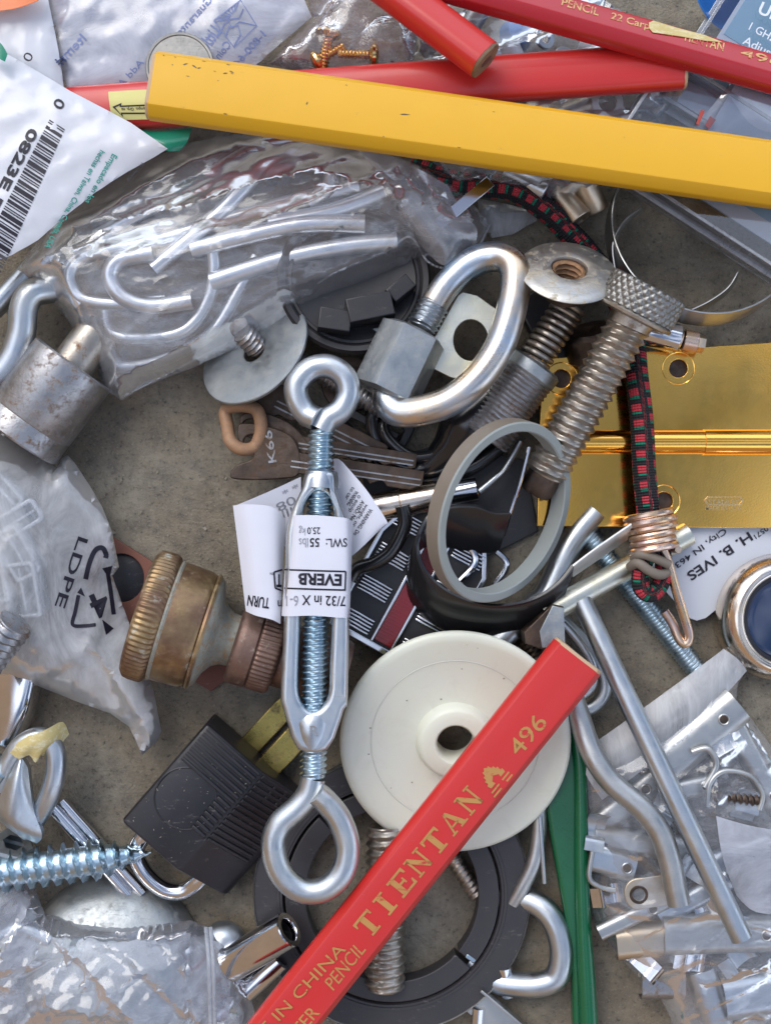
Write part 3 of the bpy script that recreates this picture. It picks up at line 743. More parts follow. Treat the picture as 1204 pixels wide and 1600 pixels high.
ou = [(120,850),(176,838),(330,935),(420,1010),(330,1080),(215,1010),(150,960)]
hole = [(190+36*math.cos(a), 903+38*math.sin(a)) for a in [2*math.pi*i/36 for i in range(36)]]
O('fibre_gasket', 'brick red fibre gasket plate with a round hole behind the bronze fitting', 'gasket', plate([pix(ou, 8), pix(hole, 8)], 8, 1.2, Matrix.Translation((0, 0, 8))), 'fibre_red')
O('hole_dark_disc', 'black disc added to darken the hole of the brick red gasket', 'disc', lathe([(0, 3), (44, 3), (47, 1), (47, 0)], 48, F(192, 903, 0)), 'black_rubber')  # black disc added so that the gasket hole looks dark
# ================================================================ quick link
def quicklink():
    t = T('quick_link', 'heavy oval zinc quick link with its hex sleeve unscrewed', 'quick link', 700, 530, 40)
    pts = [(668,500,92),(681,470,92),(705,437,95),(740,409,100),(775,401,108),(799,412,120),(805,440,128),(797,490,134),(778,545,138),(745,592,140),(705,625,136),(660,641,130),(622,643,122),(606,628,114),(604,608,106),(610,590,100)]
    P('rod', tube(PP(pts), [19]+[21]*2+[22.5]*11+[20, 18], 7, 24), 'zinc_iris', t)
    P('thread', thread(W(658, 512, 92), W(679, 473, 92), 25, 7.5, 5, 32), 'zinc', t)
    M = AX(W(600, 618, 98), W(640, 534, 94), 12)
    s = lathe([(38, 0), (46, 5), (46, 74), (38, 79)], 6, M)
    s = G()
    n = 48
    def hexr(j, r): a = (2*math.pi*j/n) % (math.pi/3) - math.pi/6; return r/math.cos(a)
    prof = [(27, 5, 0), (30, 0, 0), (40, 0, 0), (45.5, 4, 1), (45.5, 102, 1), (41, 106, 0), (26, 106, 0), (24, 98, 0), (24, 8, 0)]
    for r, h, hx in prof:
        for j in range(n):
            rr = min(hexr(j, r), 51.5) if hx else r; a = 2*math.pi*j/n
            s.v.append(M @ Vector((rr*math.cos(a), rr*math.sin(a), h)))
    m = len(prof)
    for i in range(m):
        for j in range(n): s.f.append((i*n+j, i*n+(j+1) % n, ((i+1) % m)*n+(j+1) % n, ((i+1) % m)*n+j))
    P('hex_sleeve', s, 'zinc_matte', t, 25)
quicklink()
o_ = [(714,462),(722,456),(745,462),(762,474),(800,500),(775,600),(740,600),(702,590),(664,570),(660,560)]
O('zinc_strap', 'cream tinted zinc strap with a large round hole inside the quick link', 'bracket', plate([pix(o_, 80), pix([(735+27*math.cos(a), 532+32*math.sin(a)) for a in [2*math.pi*i/32 for i in range(32)]], 80)], 7, 1.5, Matrix.Translation((0, 0, 80))), 'zinc_cream')
O('zinc_edge_plate', 'narrow zinc plate standing behind the hex sleeve', 'plate', box(-13, -40, 0, 13, 40, 58, 1.5, F(597, 560, 10, 10)), 'zinc_matte')
O('black_hook', 'thick black vinyl coated hook under the oval link', 'hook', tube(PP([(790,610,52),(765,640,52),(730,668,46),(700,705,38),(660,733,30),(615,722,26),(590,690,26),(582,655,26),(590,625,26)]), [44,46,44,30,17,13,12,12,12], 7, 24), 'black_vinyl')
# ================================================================ flanged nut, spring, stud
def tnut():
    t = T('flanged_nut', 'round weathered flange nut with a rusty threaded hole beside the knurled head', 'nut', 888, 425, 60)
    M = F(888, 424, 128, -6, 0, -42)
    P('flange', lathe([(25, -2), (27, 6), (34, 8.5), (44, 6), (60, 3.5), (70, 1), (72.5, -1.5), (71, -4), (50, -5), (25, -6)], 72, M, closed=True), 'washer_old', t, 50)
    g = G(); n = 32; st = 48; L = 44
    for i in range(st+1):
        for j in range(n):
            h = 4-L*i/st; ph = (h/9-j/n) % 1; r = 20+5*abs(ph-.5)*2; a = 2*math.pi*j/n; g.v.append(M @ Vector((r*math.cos(a), r*math.sin(a), h)))
    for i in range(st):
        for j in range(n): g.f.append((i*n+j, (i+1)*n+j, (i+1)*n+(j+1) % n, i*n+(j+1) % n))
    P('threaded_bore', g, 'rust', t, 50)
    P('barrel', lathe([(25.5, -44), (31, -42), (31, -4), (28, -3)], 40, M), 'steel_dark', t)
tnut()
O('black_block', 'dark steel barrel standing between the flange nut and the knurled screw', 'barrel', lathe([(0, 0), (38, 0), (44, 5), (44, 40), (38, 48), (22, 52), (0, 53)], 40, AX(W(930, 560, 30), W(915, 470, 66))), 'steel_dark')
pts = []
A, B = W(890, 478, 85), W(822, 580, 78); fr = AX(A, B); Ls = (B-A).length
for i in range(11*16+1):
    a = 2*math.pi*i/16; pts.append(fr @ Vector((23*math.cos(a), 23*math.sin(a), Ls*i/(11*16))))
O('coil_spring', 'dark steel coil spring between the flange nut and the thick stud', 'spring', sweep(pts, 4.3, 8), 'steel_rusty')
t = T('threaded_stud', 'thick fine threaded steel stud with a smooth collar under the coil spring', 'stud', 795, 605, 40)
A, B = W(836, 566, 72), W(765, 665, 60); d = (B-A).normalized()
P('stud_thread', thread(A+d*22, B+d*20, 45, 7.2, 3.2, 44), 'steel_dull', t)
P('collar', lathe([(20, -2), (40, 0), (45, 4), (45, 20), (42, 24)], 48, AX(A, B)), 'zinc_matte', t)
# ================================================================ knurled thumb screw
def knscrew():
    t = T('knurled_thumb_screw', 'worn thumb screw with a diamond knurled head leaning over the brass hinge', 'screw', 920, 600, 40)
    A, B = W(1012, 452, 146), W(836, 768, 66); M = AX(A, B)
    g = G([], [], []); n = 168; st = 26; Hd = 44
    for i in range(st+1):
        for j in range(n):
            h = -6+Hd*i/st; u = j/n
            p1 = ((u*28 + h/15.) % 1); p2 = ((u*28 - h/15.) % 1)
            k = min(abs(p1-.5), abs(p2-.5))*2; r = 55 + 3.6*min(1, k*1.9); 
            e = min(i, st-i)
            if e == 0: r = 53
            a = 2*math.pi*u; g.v.append(M @ Vector((r*math.cos(a), r*math.sin(a), h)))
    for i in range(st):
        for j in range(n): g.f.append((i*n+j, i*n+(j+1) % n, (i+1)*n+(j+1) % n, (i+1)*n+j))
    g.f.append(tuple(range(n-1, -1, -1)))
    P('knurled_head', g, 'nickel', t, 60)
    P('brim', lathe([(50, 36), (57, 37), (60, 40), (59, 44), (40, 47), (34, 47), (32, 62)], 64, M), 'steel_rusty', t, 40)
    L = (B-A).length; d = (B-A).normalized()
    P('shank', thread(A+d*52, B-d*30, 35, 13.2, 6.5, 40, 'v'), 'steel_rusty', t, 50)
    P('tip', lathe([(26, 0), (26, 26), (22, 33), (0, 35)], 32, AX(B-d*30, B)), 'steel_dark', t)
knscrew()
# ================================================================ brass hinge
def hinge():
    t = T('brass_hinge', 'polished brass butt hinge under the thumb screw and cord', 'hinge', 1030, 690, 10)
    def hole(x, y, r=14): return [(x+r*math.cos(a), y+r*math.sin(a)) for a in [2*math.pi*i/36 for i in range(36)]]
    up = [(846,561),(1290,529),(1290,676),(842,676)]; lo = [(842,704),(1290,704),(1290,826),(838,822)]
    zc = 34
    def leaf(o, hs):
        l = P('leaf', plate([pix(o, zc)]+[pix(hole(*h), zc) for h in hs], 8, 1.2, Matrix.Translation((0, 0, zc))), 'brass', t)
        for x, y in hs:
            P('screw_hole', lathe([(15, -4), (15.5, -2), (24, 4.2), (25, 4.6), (25.4, 4.2), (25.4, 3.9)], 48, Matrix.Translation(W(x, y, zc))), 'brass', l)
            P('hole_shade_disc', lathe([(0, -4.8), (15.2, -4.6)], 24, Matrix.Translation(W(x, y, zc))), 'steel_dark', l)  # dark disc closes the screw hole in place of the shade below
        return l
    leaf(up, [(1058, 576), (876, 592)]); l2 = leaf(lo, [(1035, 783)])
    P('knuckle', lathe([(15, 0), (18.5, 1.5), (18.5, 262), (15, 263.5)], 40, cap=True, M= AX(W(842, 691, zc+5), W(1094, 691, zc+5))), 'brass', t)
    P('knuckle', lathe([(15, 0), (20, 1.5), (20, 262), (15, 263.5)], 40, cap=True, M= AX(W(1096, 691, zc+5), W(1300, 691, zc+5))), 'brass', t)
    I = G(); z = zc+4.1
    I.add(txt('STANLEY', (1106, 788), (1154, 788), 8, z, bold=1.6)); I.add(txt('MADE IN U.S.A.', (1101, 797), (1158, 797), 7, z, bold=1.))
    fr = [(1104,776),(1156,776),(1161,782),(1156,790),(1104,790),(1099,782)]; fr2 = [(1106,778),(1154,778),(1158,782),(1154,788),(1106,788),(1102,782)]
    I.add(plate([pix(fr, z), pix(fr2, z)], 1, .2, Matrix.Translation((0, 0, z+.3))))
    P('maker_stamp', I, 'brass_bright', l2)
hinge()
# ================================================================ grey rubber ring
def ring():
    n = Vector((.65, -.28, .71)).normalized(); C = W(783, 799, 146)
    M = AX(C, C+n) @ Matrix.Scale(.90, 4); t = T('rubber_ring', 'grey rubber ring gasket leaning on edge inside the black clamp', 'gasket', 779, 800, 10)
    P('ring_body', lathe([(148, 15), (150, 13), (150, -13), (148, -15), (136, -15), (134, -13), (134, 13), (136, 15)], 144, M, closed=True), 'gasket', t)
    P('worn_outer_wall', lathe([(149.6, 12.6), (150.6, 11.5), (150.6, -13), (148.5, -15.4)], 144, M), 'gasket_brown', t)
ring()
# ================================================================ black clamp
def loft(a, b, th, k=8):
    A, B = cat(PP(a), k), cat(PP(b), k); g = G(); n = len(A)
    for i in range(n):
        t = (A[min(i+1, n-1)]-A[max(i-1, 0)]).normalized(); up = (A[i]-B[i]).normalized(); nn = t.cross(up).normalized()*th/2
        r = th*.45
        g.v += [A[i]+nn*.5+up*r, A[i]-nn*.5+up*r, A[i]-nn, B[i]-nn, B[i]+nn, A[i]+nn]
    for i in range(n-1):
        for j in range(6): g.f.append((i*6+j, i*6+(j+1) % 6, (i+1)*6+(j+1) % 6, (i+1)*6+j))
    g.f += [(5, 4, 3, 2, 1, 0), tuple((n-1)*6+j for j in range(6))]
    return g
def clamp():
    t = T('spring_clamp', 'black vinyl dipped spring clamp wrapped round the foot of the rubber ring', 'clamp', 770, 900, 20)
    a = [(893,886,105),(868,915,104),(830,938,102),(780,947,100),(735,941,100),(692,921,102),(662,890,104),(651,855,106),(658,826,108),(676,802,108),(705,793,106),(740,792,104),(770,802,102),(796,802,102)]
    b = [(868,960,40),(846,974,36),(816,984,34),(776,993,32),(725,992,32),(688,982,34),(655,955,36),(639,922,38),(642,872,44),(668,850,50),(699,853,46),(740,860,44),(763,861,44),(780,856,46)]
    P('coated_band', loft(a, b, 8), 'black_vinyl', t, 50)
    P('bare_tip', loft([(893,886,105),(930,858,106),(985,820,108)], [(893,900,84),(930,875,84),(978,842,84)], 5), 'galv', t)
    P('bare_tip', loft([(796,803,104),(812,755,106),(826,700,108)], [(786,838,60),(800,790,64),(814,745,68)], 5), 'chrome', t)
clamp()
# ================================================================ car emblem
def emblem():
    t = T('grille_emblem', 'black and chrome ribbed emblem with a red bar under the clamp', 'emblem', 645, 912, 10)
    M = F(648, 912, 26, 61)
    out = [(-118,-92),(60,-92),(100,-70),(118,-40),(118,40),(95,72),(50,88),(-118,88)]
    P('backing', plate([out], 14, 2, M), 'black_plastic', t)
    inn = [(-108,-84),(57,-84),(93,-65),(109,-38),(109,38),(90,65),(47,80),(-108,80)]
    P('chrome_rim', plate([out, inn], 8, 2, M @ Matrix.Translation((0, 0, 10))), 'chrome', t)
    P('red_bar', box(-104, -15, 0, 75, 15, 9, 1, M @ Matrix.Translation((0, 0, 4))), 'red_lens', t)
    rb = G()
    for i in range(34): rb.add(box(-102+i*5.2, -13.5, 0, -100+i*5.2, 13.5, 1.2, .3, M @ Matrix.Translation((0, 0, 12.6))))
    P('red_bar_ribs', rb, 'red_lens', t)
    for s in (-1, 1): P('bar_trim', box(-108, 17*s-2.5, 4, 100, 17*s+2.5, 17, 1.5, M), 'chrome', t)
    for s in (-1, 1):
        for k in range(4):
            x0 = -104+k*56; b = G()
            for j in range(5):
                b.add(box(x0+j*5.4, 0, 0, x0+j*5.4+3.4, 50, 6, 1.3, M @ Matrix.Translation((0, 26 if s > 0 else -76, 8))))
            P('chrome_ribs', b, 'chrome', t)
emblem()
O('bent_chrome_trim', 'bent chrome trim strip with angled corners inside the clamp', 'trim', tube(PP([(700,925,40),(720,905,42),(742,880,44),(736,858,44),(712,842,42),(690,838,40)]), 6, 3, 10), 'chrome')
O('bent_chrome_trim', 'small angled chrome strip at the right of the clamp interior', 'trim', tube(PP([(775,862,44),(790,876,44),(789,892,44),(772,915,42)]), 5, 3, 10), 'chrome')
def ctube(name, label, a, b, r, ri, mat, n=48, extra=True):
    t = T(name, label, 'tube', a[0], a[1], 0); M = AX(W(*a), W(*b)); L = (W(*b)-W(*a)).length
    P('tube_wall', lathe([(ri, 9), (ri, 2), (ri+1.2, 0), (r-1.5, 0), (r, 1.5), (r, L), (ri, L)], n, M), mat, t)
    P('bore', lathe([(0, 40), (ri+.3, 40), (ri+.3, 8)], n, M), 'black_plastic', t)  # bore blackened in place of the shade inside the tube
    return t, M
t, M = ctube('chrome_tube', 'chrome tube reaching left from the rubber ring', (745,764,46), (548,800,38), 19, 15, 'chrome')
P('sleeve', lathe([(19, 60), (23, 62), (23, 118), (21.5, 120), (21.5, 205)], 48, M), 'chrome_gold', t)
O('coated_cable', 'short black coated cable bending round the emblem corner', 'cable', tube(PP([(628,790,70),(632,820,66),(612,860,56),(585,880,50),(560,888,44),(548,905,40)]), 11, 6, 16), 'black_vinyl')
# ================================================================ black cap, fender washer, stud
def cap():
    t = T('black_plastic_disc', 'round black plastic cap with moulded tabs showing under the bag of hooks', 'cap', 560, 440, 20)
    M = F(553, 437, 62, 0, 4, -6)
    P('disc', lathe([(0, 0), (92, 0), (99, 3), (104, 9), (112, 10), (116, 4), (114, -4), (104, -8), (0, -8)], 96, M), 'black_plastic', t)
    P('rim_step', lathe([(93, 0), (95, 6), (99, 6), (101, 2)], 96, M), 'black_plastic', t)
    for x, y, a, w, d_, h in ((-30, -70, -8, 24, 16, 34), (22, -52, 12, 34, 18, 40), (68, -20, 40, 20, 12, 30)):
        P('tab', box(-w, -d_, 0, w, d_, h, 2, M @ Matrix.Translation((x, y, 0)) @ Matrix.Rotation(math.radians(a), 4, 'Z')), 'black_plastic', t)
cap()
M = Matrix.Translation(W(398, 550, 62)) @ Vector((-.48, .46, .74)).to_track_quat('Z', 'Y').to_matrix().to_4x4() @ Matrix.Scale(.93, 4)
t = T('fender_washer', 'wide zinc fender washer tilted on the end of a threaded rod', 'washer', 396, 552, 30)
P('disc', lathe([(20, -3.5), (99, -3.5), (100.5, -2), (100.5, 2), (99, 3.5), (24, 3.5), (20, 2)], 96, M, closed=True), 'zinc_matte', t)
P('rod_end', thread(W(378, 520, 78), W(404, 545, 56), 19, 8, 4, 28), 'steel_dull', t)
O('long_bolt', 'dark threaded bolt running behind the upper eye of the turnbuckle', 'bolt', thread(W(408, 528, 44), W(600, 640, 38), 17, 7.4, 3.6, 28), 'steel_dull')
# ================================================================ keys on a rusty ring
def keys():
    O('key_ring', 'rusty wire ring through the heads of two dark keys', 'ring', tube(PP([(353,642,44),(372,634,58),(400,640,66),(408,668,64),(399,697,60),(378,702,66),(361,690,66),(356,668,52)]), 10, 8, 16, True), 'rust_ring')
    def key(label, head, holec, blade, z, tilt, mat, word):
        t = T('key', label, 'key', holec[0], holec[1], z, group='old steel keys')
        hd = cat([Vector((*q, 0)) for q in head], 4, True); hl = [(holec[0]+13*math.cos(a), holec[1]+11*math.sin(a)) for a in [2*math.pi*i/20 for i in range(20)]]
        P('key_head', plate([pix([(q.x, q.y) for q in hd], z), pix(hl, z)], 9, 2, Matrix.Translation((0, 0, z))), mat, t)
        (x0, y0), (x1, y1), w = blade; d = Vector((x1-x0, y1-y0)); L = d.length; d.normalize(); nn = Vector((-d.y, d.x)); rnd = random.Random(int(z))
        up = []; lo = []
        for i in range(24):
            s = L*i/23; up.append((x0+d.x*s-nn.x*w*.5, y0+d.y*s-nn.y*w*.5)); c = rnd.choice((.5, .2, .35, .5)) if i > 4 else .5
            lo.append((x0+d.x*s+nn.x*w*c, y0+d.y*s+nn.y*w*c))
        b = P('key_blade', plate([pix(up+lo[::-1], z)], 8, 1, Matrix.Translation((0, 0, z))), mat, t)
        for o in (-.22, .05): P('blade_groove', box(0, -1.2, 0, L*.95, 1.2, 1, .3, F(x0-nn.x*w*o, y0-nn.y*w*o, z+3.8, math.degrees(math.atan2(-d.y, d.x)))), 'steel_dull', b)
        if word: P('stamped_mark', txt(word, (432, 722), (424, 672), 13, z+4.5, bold=1), 'steel_dull', t)
        return t
    key('rusty brown key with a notched head on the wire ring nearest the turnbuckle', [(378,662),(372,672),(374,690),(392,702),(396,716),(372,726),(361,738),(364,748),(400,750),(444,748),(466,742),(470,716),(462,690),(446,676),(410,664)], (394, 690), ((455,722), (660,752), 32), 62, 0, 'steel_dark', 'K66')
    key('dark key lying under the tilted fender washer', [(352,590),(378,596),(430,598),(452,612),(446,642),(420,652),(386,642),(368,622)], (372, 612), ((432,628), (600,712), 34), 36, 0, 'steel_dark', None)
    key('bright edged key sandwiched between the other two on the ring', [(376,652),(392,644),(424,648),(458,666),(482,694),(474,712),(440,706),(400,690),(380,676)], (392, 666), ((466,694), (650,722), 26), 50, 0, 'steel_dark', None)
keys()
# ================================================================ bungee cord
def bungee():
    t = T('bungee_cord', 'black bungee cord flecked red and green with a wire hook end', 'cord', 1010, 850, 40)
    P('cord', tube(PP([(640,262,60),(700,283,60),(745,290,62),(800,296,66),(850,326,64),(885,360,58),(915,392,50),(950,440,46),(985,520,60),(994,590,76),(1002,660,80),(1006,740,82),(1012,800,84),(1016,850,84)]), 17.5, 14, 24), 'cord', t)
    P('cord_loop', tube(PP([(1022,850,92),(1010,870,92),(1000,895,92),(1001,918,90),(1014,928,88),(1028,918,86),(1036,895,84),(1034,862,84)]), 13, 8, 20), 'cord', t)
    pts = []; A, B = W(1014, 806, 86), W(1023, 868, 88); fr = AX(A, B); L = (B-A).length; N_ = 6
    for i in range(N_*24+1):
        a = 2*math.pi*i/24; r = 33+3*math.sin(i*.05); pts.append(fr @ Vector((r*math.cos(a), r*.9*math.sin(a), L*i/(N_*24)-4)))
    P('wire_coil', sweep(pts, 5.4, 10), 'wire_gold', t)
    P('hook', tube(PP([(1032,852,92),(1044,882,90),(1056,925,84),(1070,970,76),(1076,994,72),(1070,1006,70),(1060,998,68),(1050,975,66),(1037,955,66)]), 7, 8, 16), 'wire_gold', t)
    P('clip', tube(PP([(990,874,88),(1000,866,108),(1022,872,108),(1044,882,100)]), 7, 6, 14), 'gasket_brown', t)
    P('clip', tube(PP([(984,886,88),(996,880,106),(1014,892,108),(1032,898,100),(1046,890,84)]), 7.5, 6, 14), 'gasket_brown', t)
bungee()
# ================================================================ hose clamp
def hoseclamp():
    t = T('hose_clamp', 'thin stainless hose clamp ring under the corner of the clear case', 'hose clamp', 1080, 400, 20)
    M = Matrix.Translation(W(1096, 362, 52)) @ Vector((.05, .24, .96)).to_track_quat('Z', 'Y').to_matrix().to_4x4()
    P('band', lathe([(142, -24), (143.6, -24), (144.5, 24), (143, 24.6), (141.8, 24)], 128, M, closed=True), 'galv', t)
    sl_ = G()
    for i in range(22):
        a = math.radians(-100+i*4.2); sl_.add(box(-.8, -1.6, -15, .8, 1.6, 15, 0, M @ Matrix.Rotation(a, 4, 'Z') @ Matrix.Translation((143.9, 0, 0)) @ Matrix.Rotation(.35, 4, 'X')))
    P('thread_slots', sl_, 'steel_dark', t, kind='stuff')
    P('band_tail', loft([(960,420,80),(957,380,80),(975,345,78),(1002,325,76)], [(962,420,40),(959,382,40),(977,349,38),(1002,330,36)], 3), 'galv', t)
    P('band_tail', loft([(1152,425,80),(1136,450,80),(1105,472,80),(1062,492,80)], [(1152,430,40),(1137,456,40),(1105,480,40),(1062,500,40)], 3), 'galv', t)
    P('screw_housing', lathe([(0, 0), (20, 0), (22, 3), (22, 58), (18, 62)], 32, AX(W(1000, 516, 66), W(1060, 530, 62))), 'chrome', t)
    P('screw', lathe([(15, 0), (17, 2), (17, 22), (13, 24)], 32, AX(W(1064, 531, 62), W(1092, 537, 60))), 'wire_gold', t)
    P('screw_head', lathe([(13, 0), (14, 2), (14, 12), (9, 14), (0, 14)], 6, AX(W(1086, 536, 61), W(1104, 540, 60))), 'galv_warm', t)
hoseclamp()
# ================================================================ zinc rods and bars
def rod(label, pts, r, mat='galv', k=8, ends=True): return O('zinc_rod', label, 'rod', tube(PP(pts), r, k, 24), mat, group='loose zinc rods')
rod('long straight zinc rod running down to the bag of brackets', [(908,938,62),(960,1050,84),(1050,1240,112),(1158,1466,126)], 16, 'zinc')
rod('zinc rod with a double bend left of the long straight rod', [(888,1070,66),(905,1122,78),(925,1178,90),(955,1222,98),(1003,1264,108),(1030,1300,112),(1046,1345,114),(1054,1385,114),(1060,1412,114)], 17, 'galv')
rod('zinc rod under the metal coil of the cord', [(1075,834,40),(960,898,52),(850,960,62)], 18, 'zinc_cream')
rod('zinc rod rising from the clamp to the hinge edge', [(930,800,24),(890,850,26),(855,925,26),(830,950,26),(770,1010,26)], 20, 'zinc')
O('zinc_loop', 'looped zinc wire curling behind the end of the red pencil', 'hook', tube(PP([(868,960,30),(895,985,30),(925,1020,30),(944,1062,30),(938,1092,30),(915,1108,30),(895,1090,30)]), 11, 8, 18), 'zinc')
O('zinc_loop', 'second zinc wire loop just inside the first one', 'hook', tube(PP([(878,975,50),(905,1005,50),(925,1040,50),(924,1072,48),(905,1090,46)]), 6.5, 8, 16), 'zinc')
O('zinc_wire', 'wavy zinc wire between the black ring and the green handle', 'wire', tube(PP([(842,1260,40),(840,1310,40),(832,1350,40),(815,1385,36),(800,1410,30)]), 12, 8, 18), 'galv')
O('thin_wire', 'thin straight zinc wire beside the white wheel', 'wire', tube(PP([(843,1275,50),(846,1320,50),(850,1380,46)]), 3.5, 6, 10), 'zinc')
O('threaded_rod', 'blue tinted threaded rod running down right from the hinge', 'threaded rod', thread(W(905, 820, 18), W(1092, 1052, 22), 18, 5.6, 2.8, 24), 'zinc_blue')
O('steel_block', 'small dark steel block with a grey face at the top of the red pencil', 'block', plate([pix([(818,988),(862,944),(880,948),(882,1008),(846,1015),(820,1006)], 92)], 60, 2, Matrix.Translation((0, 0, 62))), 'steel_dark')
O('steel_plate', 'grey steel face plate on top of the dark block', 'plate', plate([pix([(842,986),(862,946),(880,950),(882,1010),(846,1012)], 95)], 5, 1, Matrix.Translation((0, 0, 96))), 'zinc_matte')
# ================================================================ green handle
def green():
    t = T('green_handle', 'green painted lever handle between the white wheel and the long rods', 'handle', 890, 1350, 10)
    # rail along the right, web with raised script on the left
    lf = [(842,1170),(848,1230),(858,1300),(872,1380),(884,1450),(892,1520),(898,1640)]; rt_ = [(934,1640),(926,1540),(921,1450),(918,1350),(917,1250),(914,1190),(902,1130),(884,1100),(862,1120)]
    o = cat([Vector((*q, 0)) for q in lf+rt_], 4, True); o = [(q.x, q.y) for q in o]
    P('body', plate([pix(o, 40)], 30, 7, Matrix.Translation((0, 0, 36)), 3), 'paint_green', t, 50)
    P('rail', tube(PP([(872,1118,50),(892,1140,52),(904,1180,54),(907,1240,54),(908,1350,54),(911,1450,54),(916,1540,54),(922,1660,54)]), [8,9,10,10,11,12,14,15], 8, 20), 'paint_green', t)
    P('raised_script', txt('Nelson', (895, 1365), (893, 1232), 19, 51.2, bold=.8, shear=.3, raise_=.2), 'paint_green', t)
green()
# ================================================================ label card and chrome cup
def ives():
    t = T('product_card', 'white card printed H. B. IVES beneath the brass hinge', 'card', 1100, 900, 0)
    c = P('card_sheet', plate([pix(rrect(0, 0, 1, 1, .1) and [(1000,880),(1050,936),(1076,966),(1088,970),(1102,966),(1165,915),(1240,850),(1240,780),(1090,780)], 24)], 3, .8, Matrix.Translation((0, 0, 22))), 'packet_white', t)
    I = G(); z = 24
    I.add(txt('H. B. IVES', (1168, 831), (1071, 896), 15, z, bold=2.)); I.add(txt('Michigan City, IN 46360', (1190, 782), (1036, 893), 9.5, z, bold=.8)); I.add(txt('0571', (1196, 822), (1176, 836), 8, z))
    P('printing', I, 'ink', c)
ives()
def cup():
    t = T('chrome_cup', 'round yellow chrome rimmed disc with a dark glassy face at the right edge', 'disc', 1200, 965, 0)
    M = F(1204, 962, 0, 0, 6, 0)
    P('rim', lathe([(84, 0), (95, 6), (98, 24), (95, 44), (84, 60), (76, 64), (70, 62), (67, 56), (66, 40)], 96, M), 'chrome_gold', t, 50)
    P('face', lathe([(0, 56), (50, 55.5), (62, 53), (67, 50)], 72, M), 'dark_glass', t)
    P('black_seal', lathe([(61, 54), (63, 58), (68, 58.5), (71, 55)], 72, M), 'black_rubber', t)
cup()
# ================================================================ left side steel
def coupling():
    t = T('steel_coupling', 'worn steel shaft coupling on a thinner shaft at the left edge', 'coupling', 80, 620, 0)
    A, B = W(28, 686, 74), W(116, 568, 70); M = AX(A, B) @ Matrix.Scale(.84, 4); L = (B-A).length/.84
    A2 = W(34, 678, 84)
    P('sleeve', lathe([(54, 0), (76, 0), (79, 3), (79, L*.22), (78, L*.235), (79.5, L*.25), (79.5, L-3), (76, L), (38, L)], 80, M), 'steel_dull', t)
    P('bore', lathe([(0, 30), (54, 28), (54, 0)], 64, M), 'steel_dark', t)
    P('shaft', lathe([(38, L-2), (38, L+70), (35, L+74), (0, L+74)], 64, M), 'steel_rusty', t)
coupling()
O('zinc_hook', 'thick bent zinc hook at the left edge above the coupling', 'hook', tube(PP([(-40,592,80),(-5,590,80),(20,562,82),(34,520,84),(38,480,86),(52,458,84),(80,452,70)]), 21, 8, 24), 'zinc', group='zinc hooks at the left edge')
O('zinc_hook', 'thinner zinc hook arm just above the thick hook at the left edge', 'hook', tube(PP([(-30,500,50),(5,468,52),(40,432,56),(70,400,56)]), 17, 8, 24), 'zinc', group='zinc hooks at the left edge')
# ================================================================ black ring plate with stud
def blackring():
    t = T('black_ring_flange', 'large dark ring flange with a split groove under the red pencil', 'ring', 612, 1400, 0)
    M = F(612, 1396, 30, 0, 0, 0)
    P('outer_flange', lathe([(178, -28), (203, -28), (210, -22), (212, 4), (209, 9), (168, 10), (166, 6), (166, -10)], 128, M, closed=True), 'dark_ring', t)
    P('raised_lip', lathe([(170, 6), (172, 11.5), (176, 11.5), (177, 8)], 128, M), 'dark_ring', t)
    # inner segment ring with two cuts
    def arc(a0, a1, ri, ro, z0, z1):
        o = [(ro*math.cos(math.radians(a0+(a1-a0)*i/40)), ro*math.sin(math.radians(a0+(a1-a0)*i/40))) for i in range(41)]
        o += [(ri*math.cos(math.radians(a1+(a0-a1)*i/40)), ri*math.sin(math.radians(a1+(a0-a1)*i/40))) for i in range(41)]
        return plate([o], z1-z0, 2, M @ Matrix.Translation((0, 0, (z0+z1)/2)))
    for a0, a1 in ((-40, 128), (133, 317)): P('inner_segment', arc(a0, a1, 132, 163.5, -22, 11), 'dark_ring', t)
    P('bright_edge', lathe([(209.3, 6), (211.5, 8.6), (213, 6), (213, 2)], 128, M), 'galv', t)
    P('notch_clip', box(-8, -3, 0, 8, 3, 12, 1, M @ Matrix.Translation((120, -96, 0)) @ Matrix.Rotation(-.6, 4, 'Z')), 'zinc_blue', t)
blackring()
O('steel_bolt', 'dull threaded bolt showing above and below the red pencil inside the black ring', 'bolt', thread(W(603, 1290, 40), W(601, 1545, 44), 31, 14, 5, 32, 's'), 'steel_rusty')
O('small_bolt', 'small dark bolt leaning under the white wheel', 'bolt', thread(W(700, 1330, 20), W(745, 1400, 20), 14, 9, 3, 24), 'steel_rusty')
O('eye_ring', 'round zinc eye protruding from under the black ring', 'eye', tube(PP([(735,1500,8),(770,1530,20),(805,1538,30),(840,1538,36),(868,1526,40),(877,1490,42),(868,1447,40),(845,1416,32),(812,1402,20),(770,1400,6)]), 19, 8, 24), 'zinc')
O('chrome_post', 'small chrome post touching the edge of the black ring', 'post', lathe([(0, 0), (12, 0), (13, 2), (13, 50), (0, 50)], 32, AX(W(792, 1555, 20), W(786, 1505, 30))), 'chrome')
O('silver_channel', 'folded silver channel at the bottom edge beside the black ring', 'channel', G().add(box(-70, -22, 0, 70, 22, 3, 1, F(790, 1602, 26, -40))).add(box(-70, 19, 0, 70, 23, 22, 1, F(790, 1602, 26, -40))), 'galv')
O('chrome_post', 'chrome post rising from the bottom edge left of the silver channel', 'post', lathe([(0, 0), (10, 0), (10, 70), (0, 71)], 32, AX(W(742, 1640, 20), W(748, 1560, 30))), 'chrome')
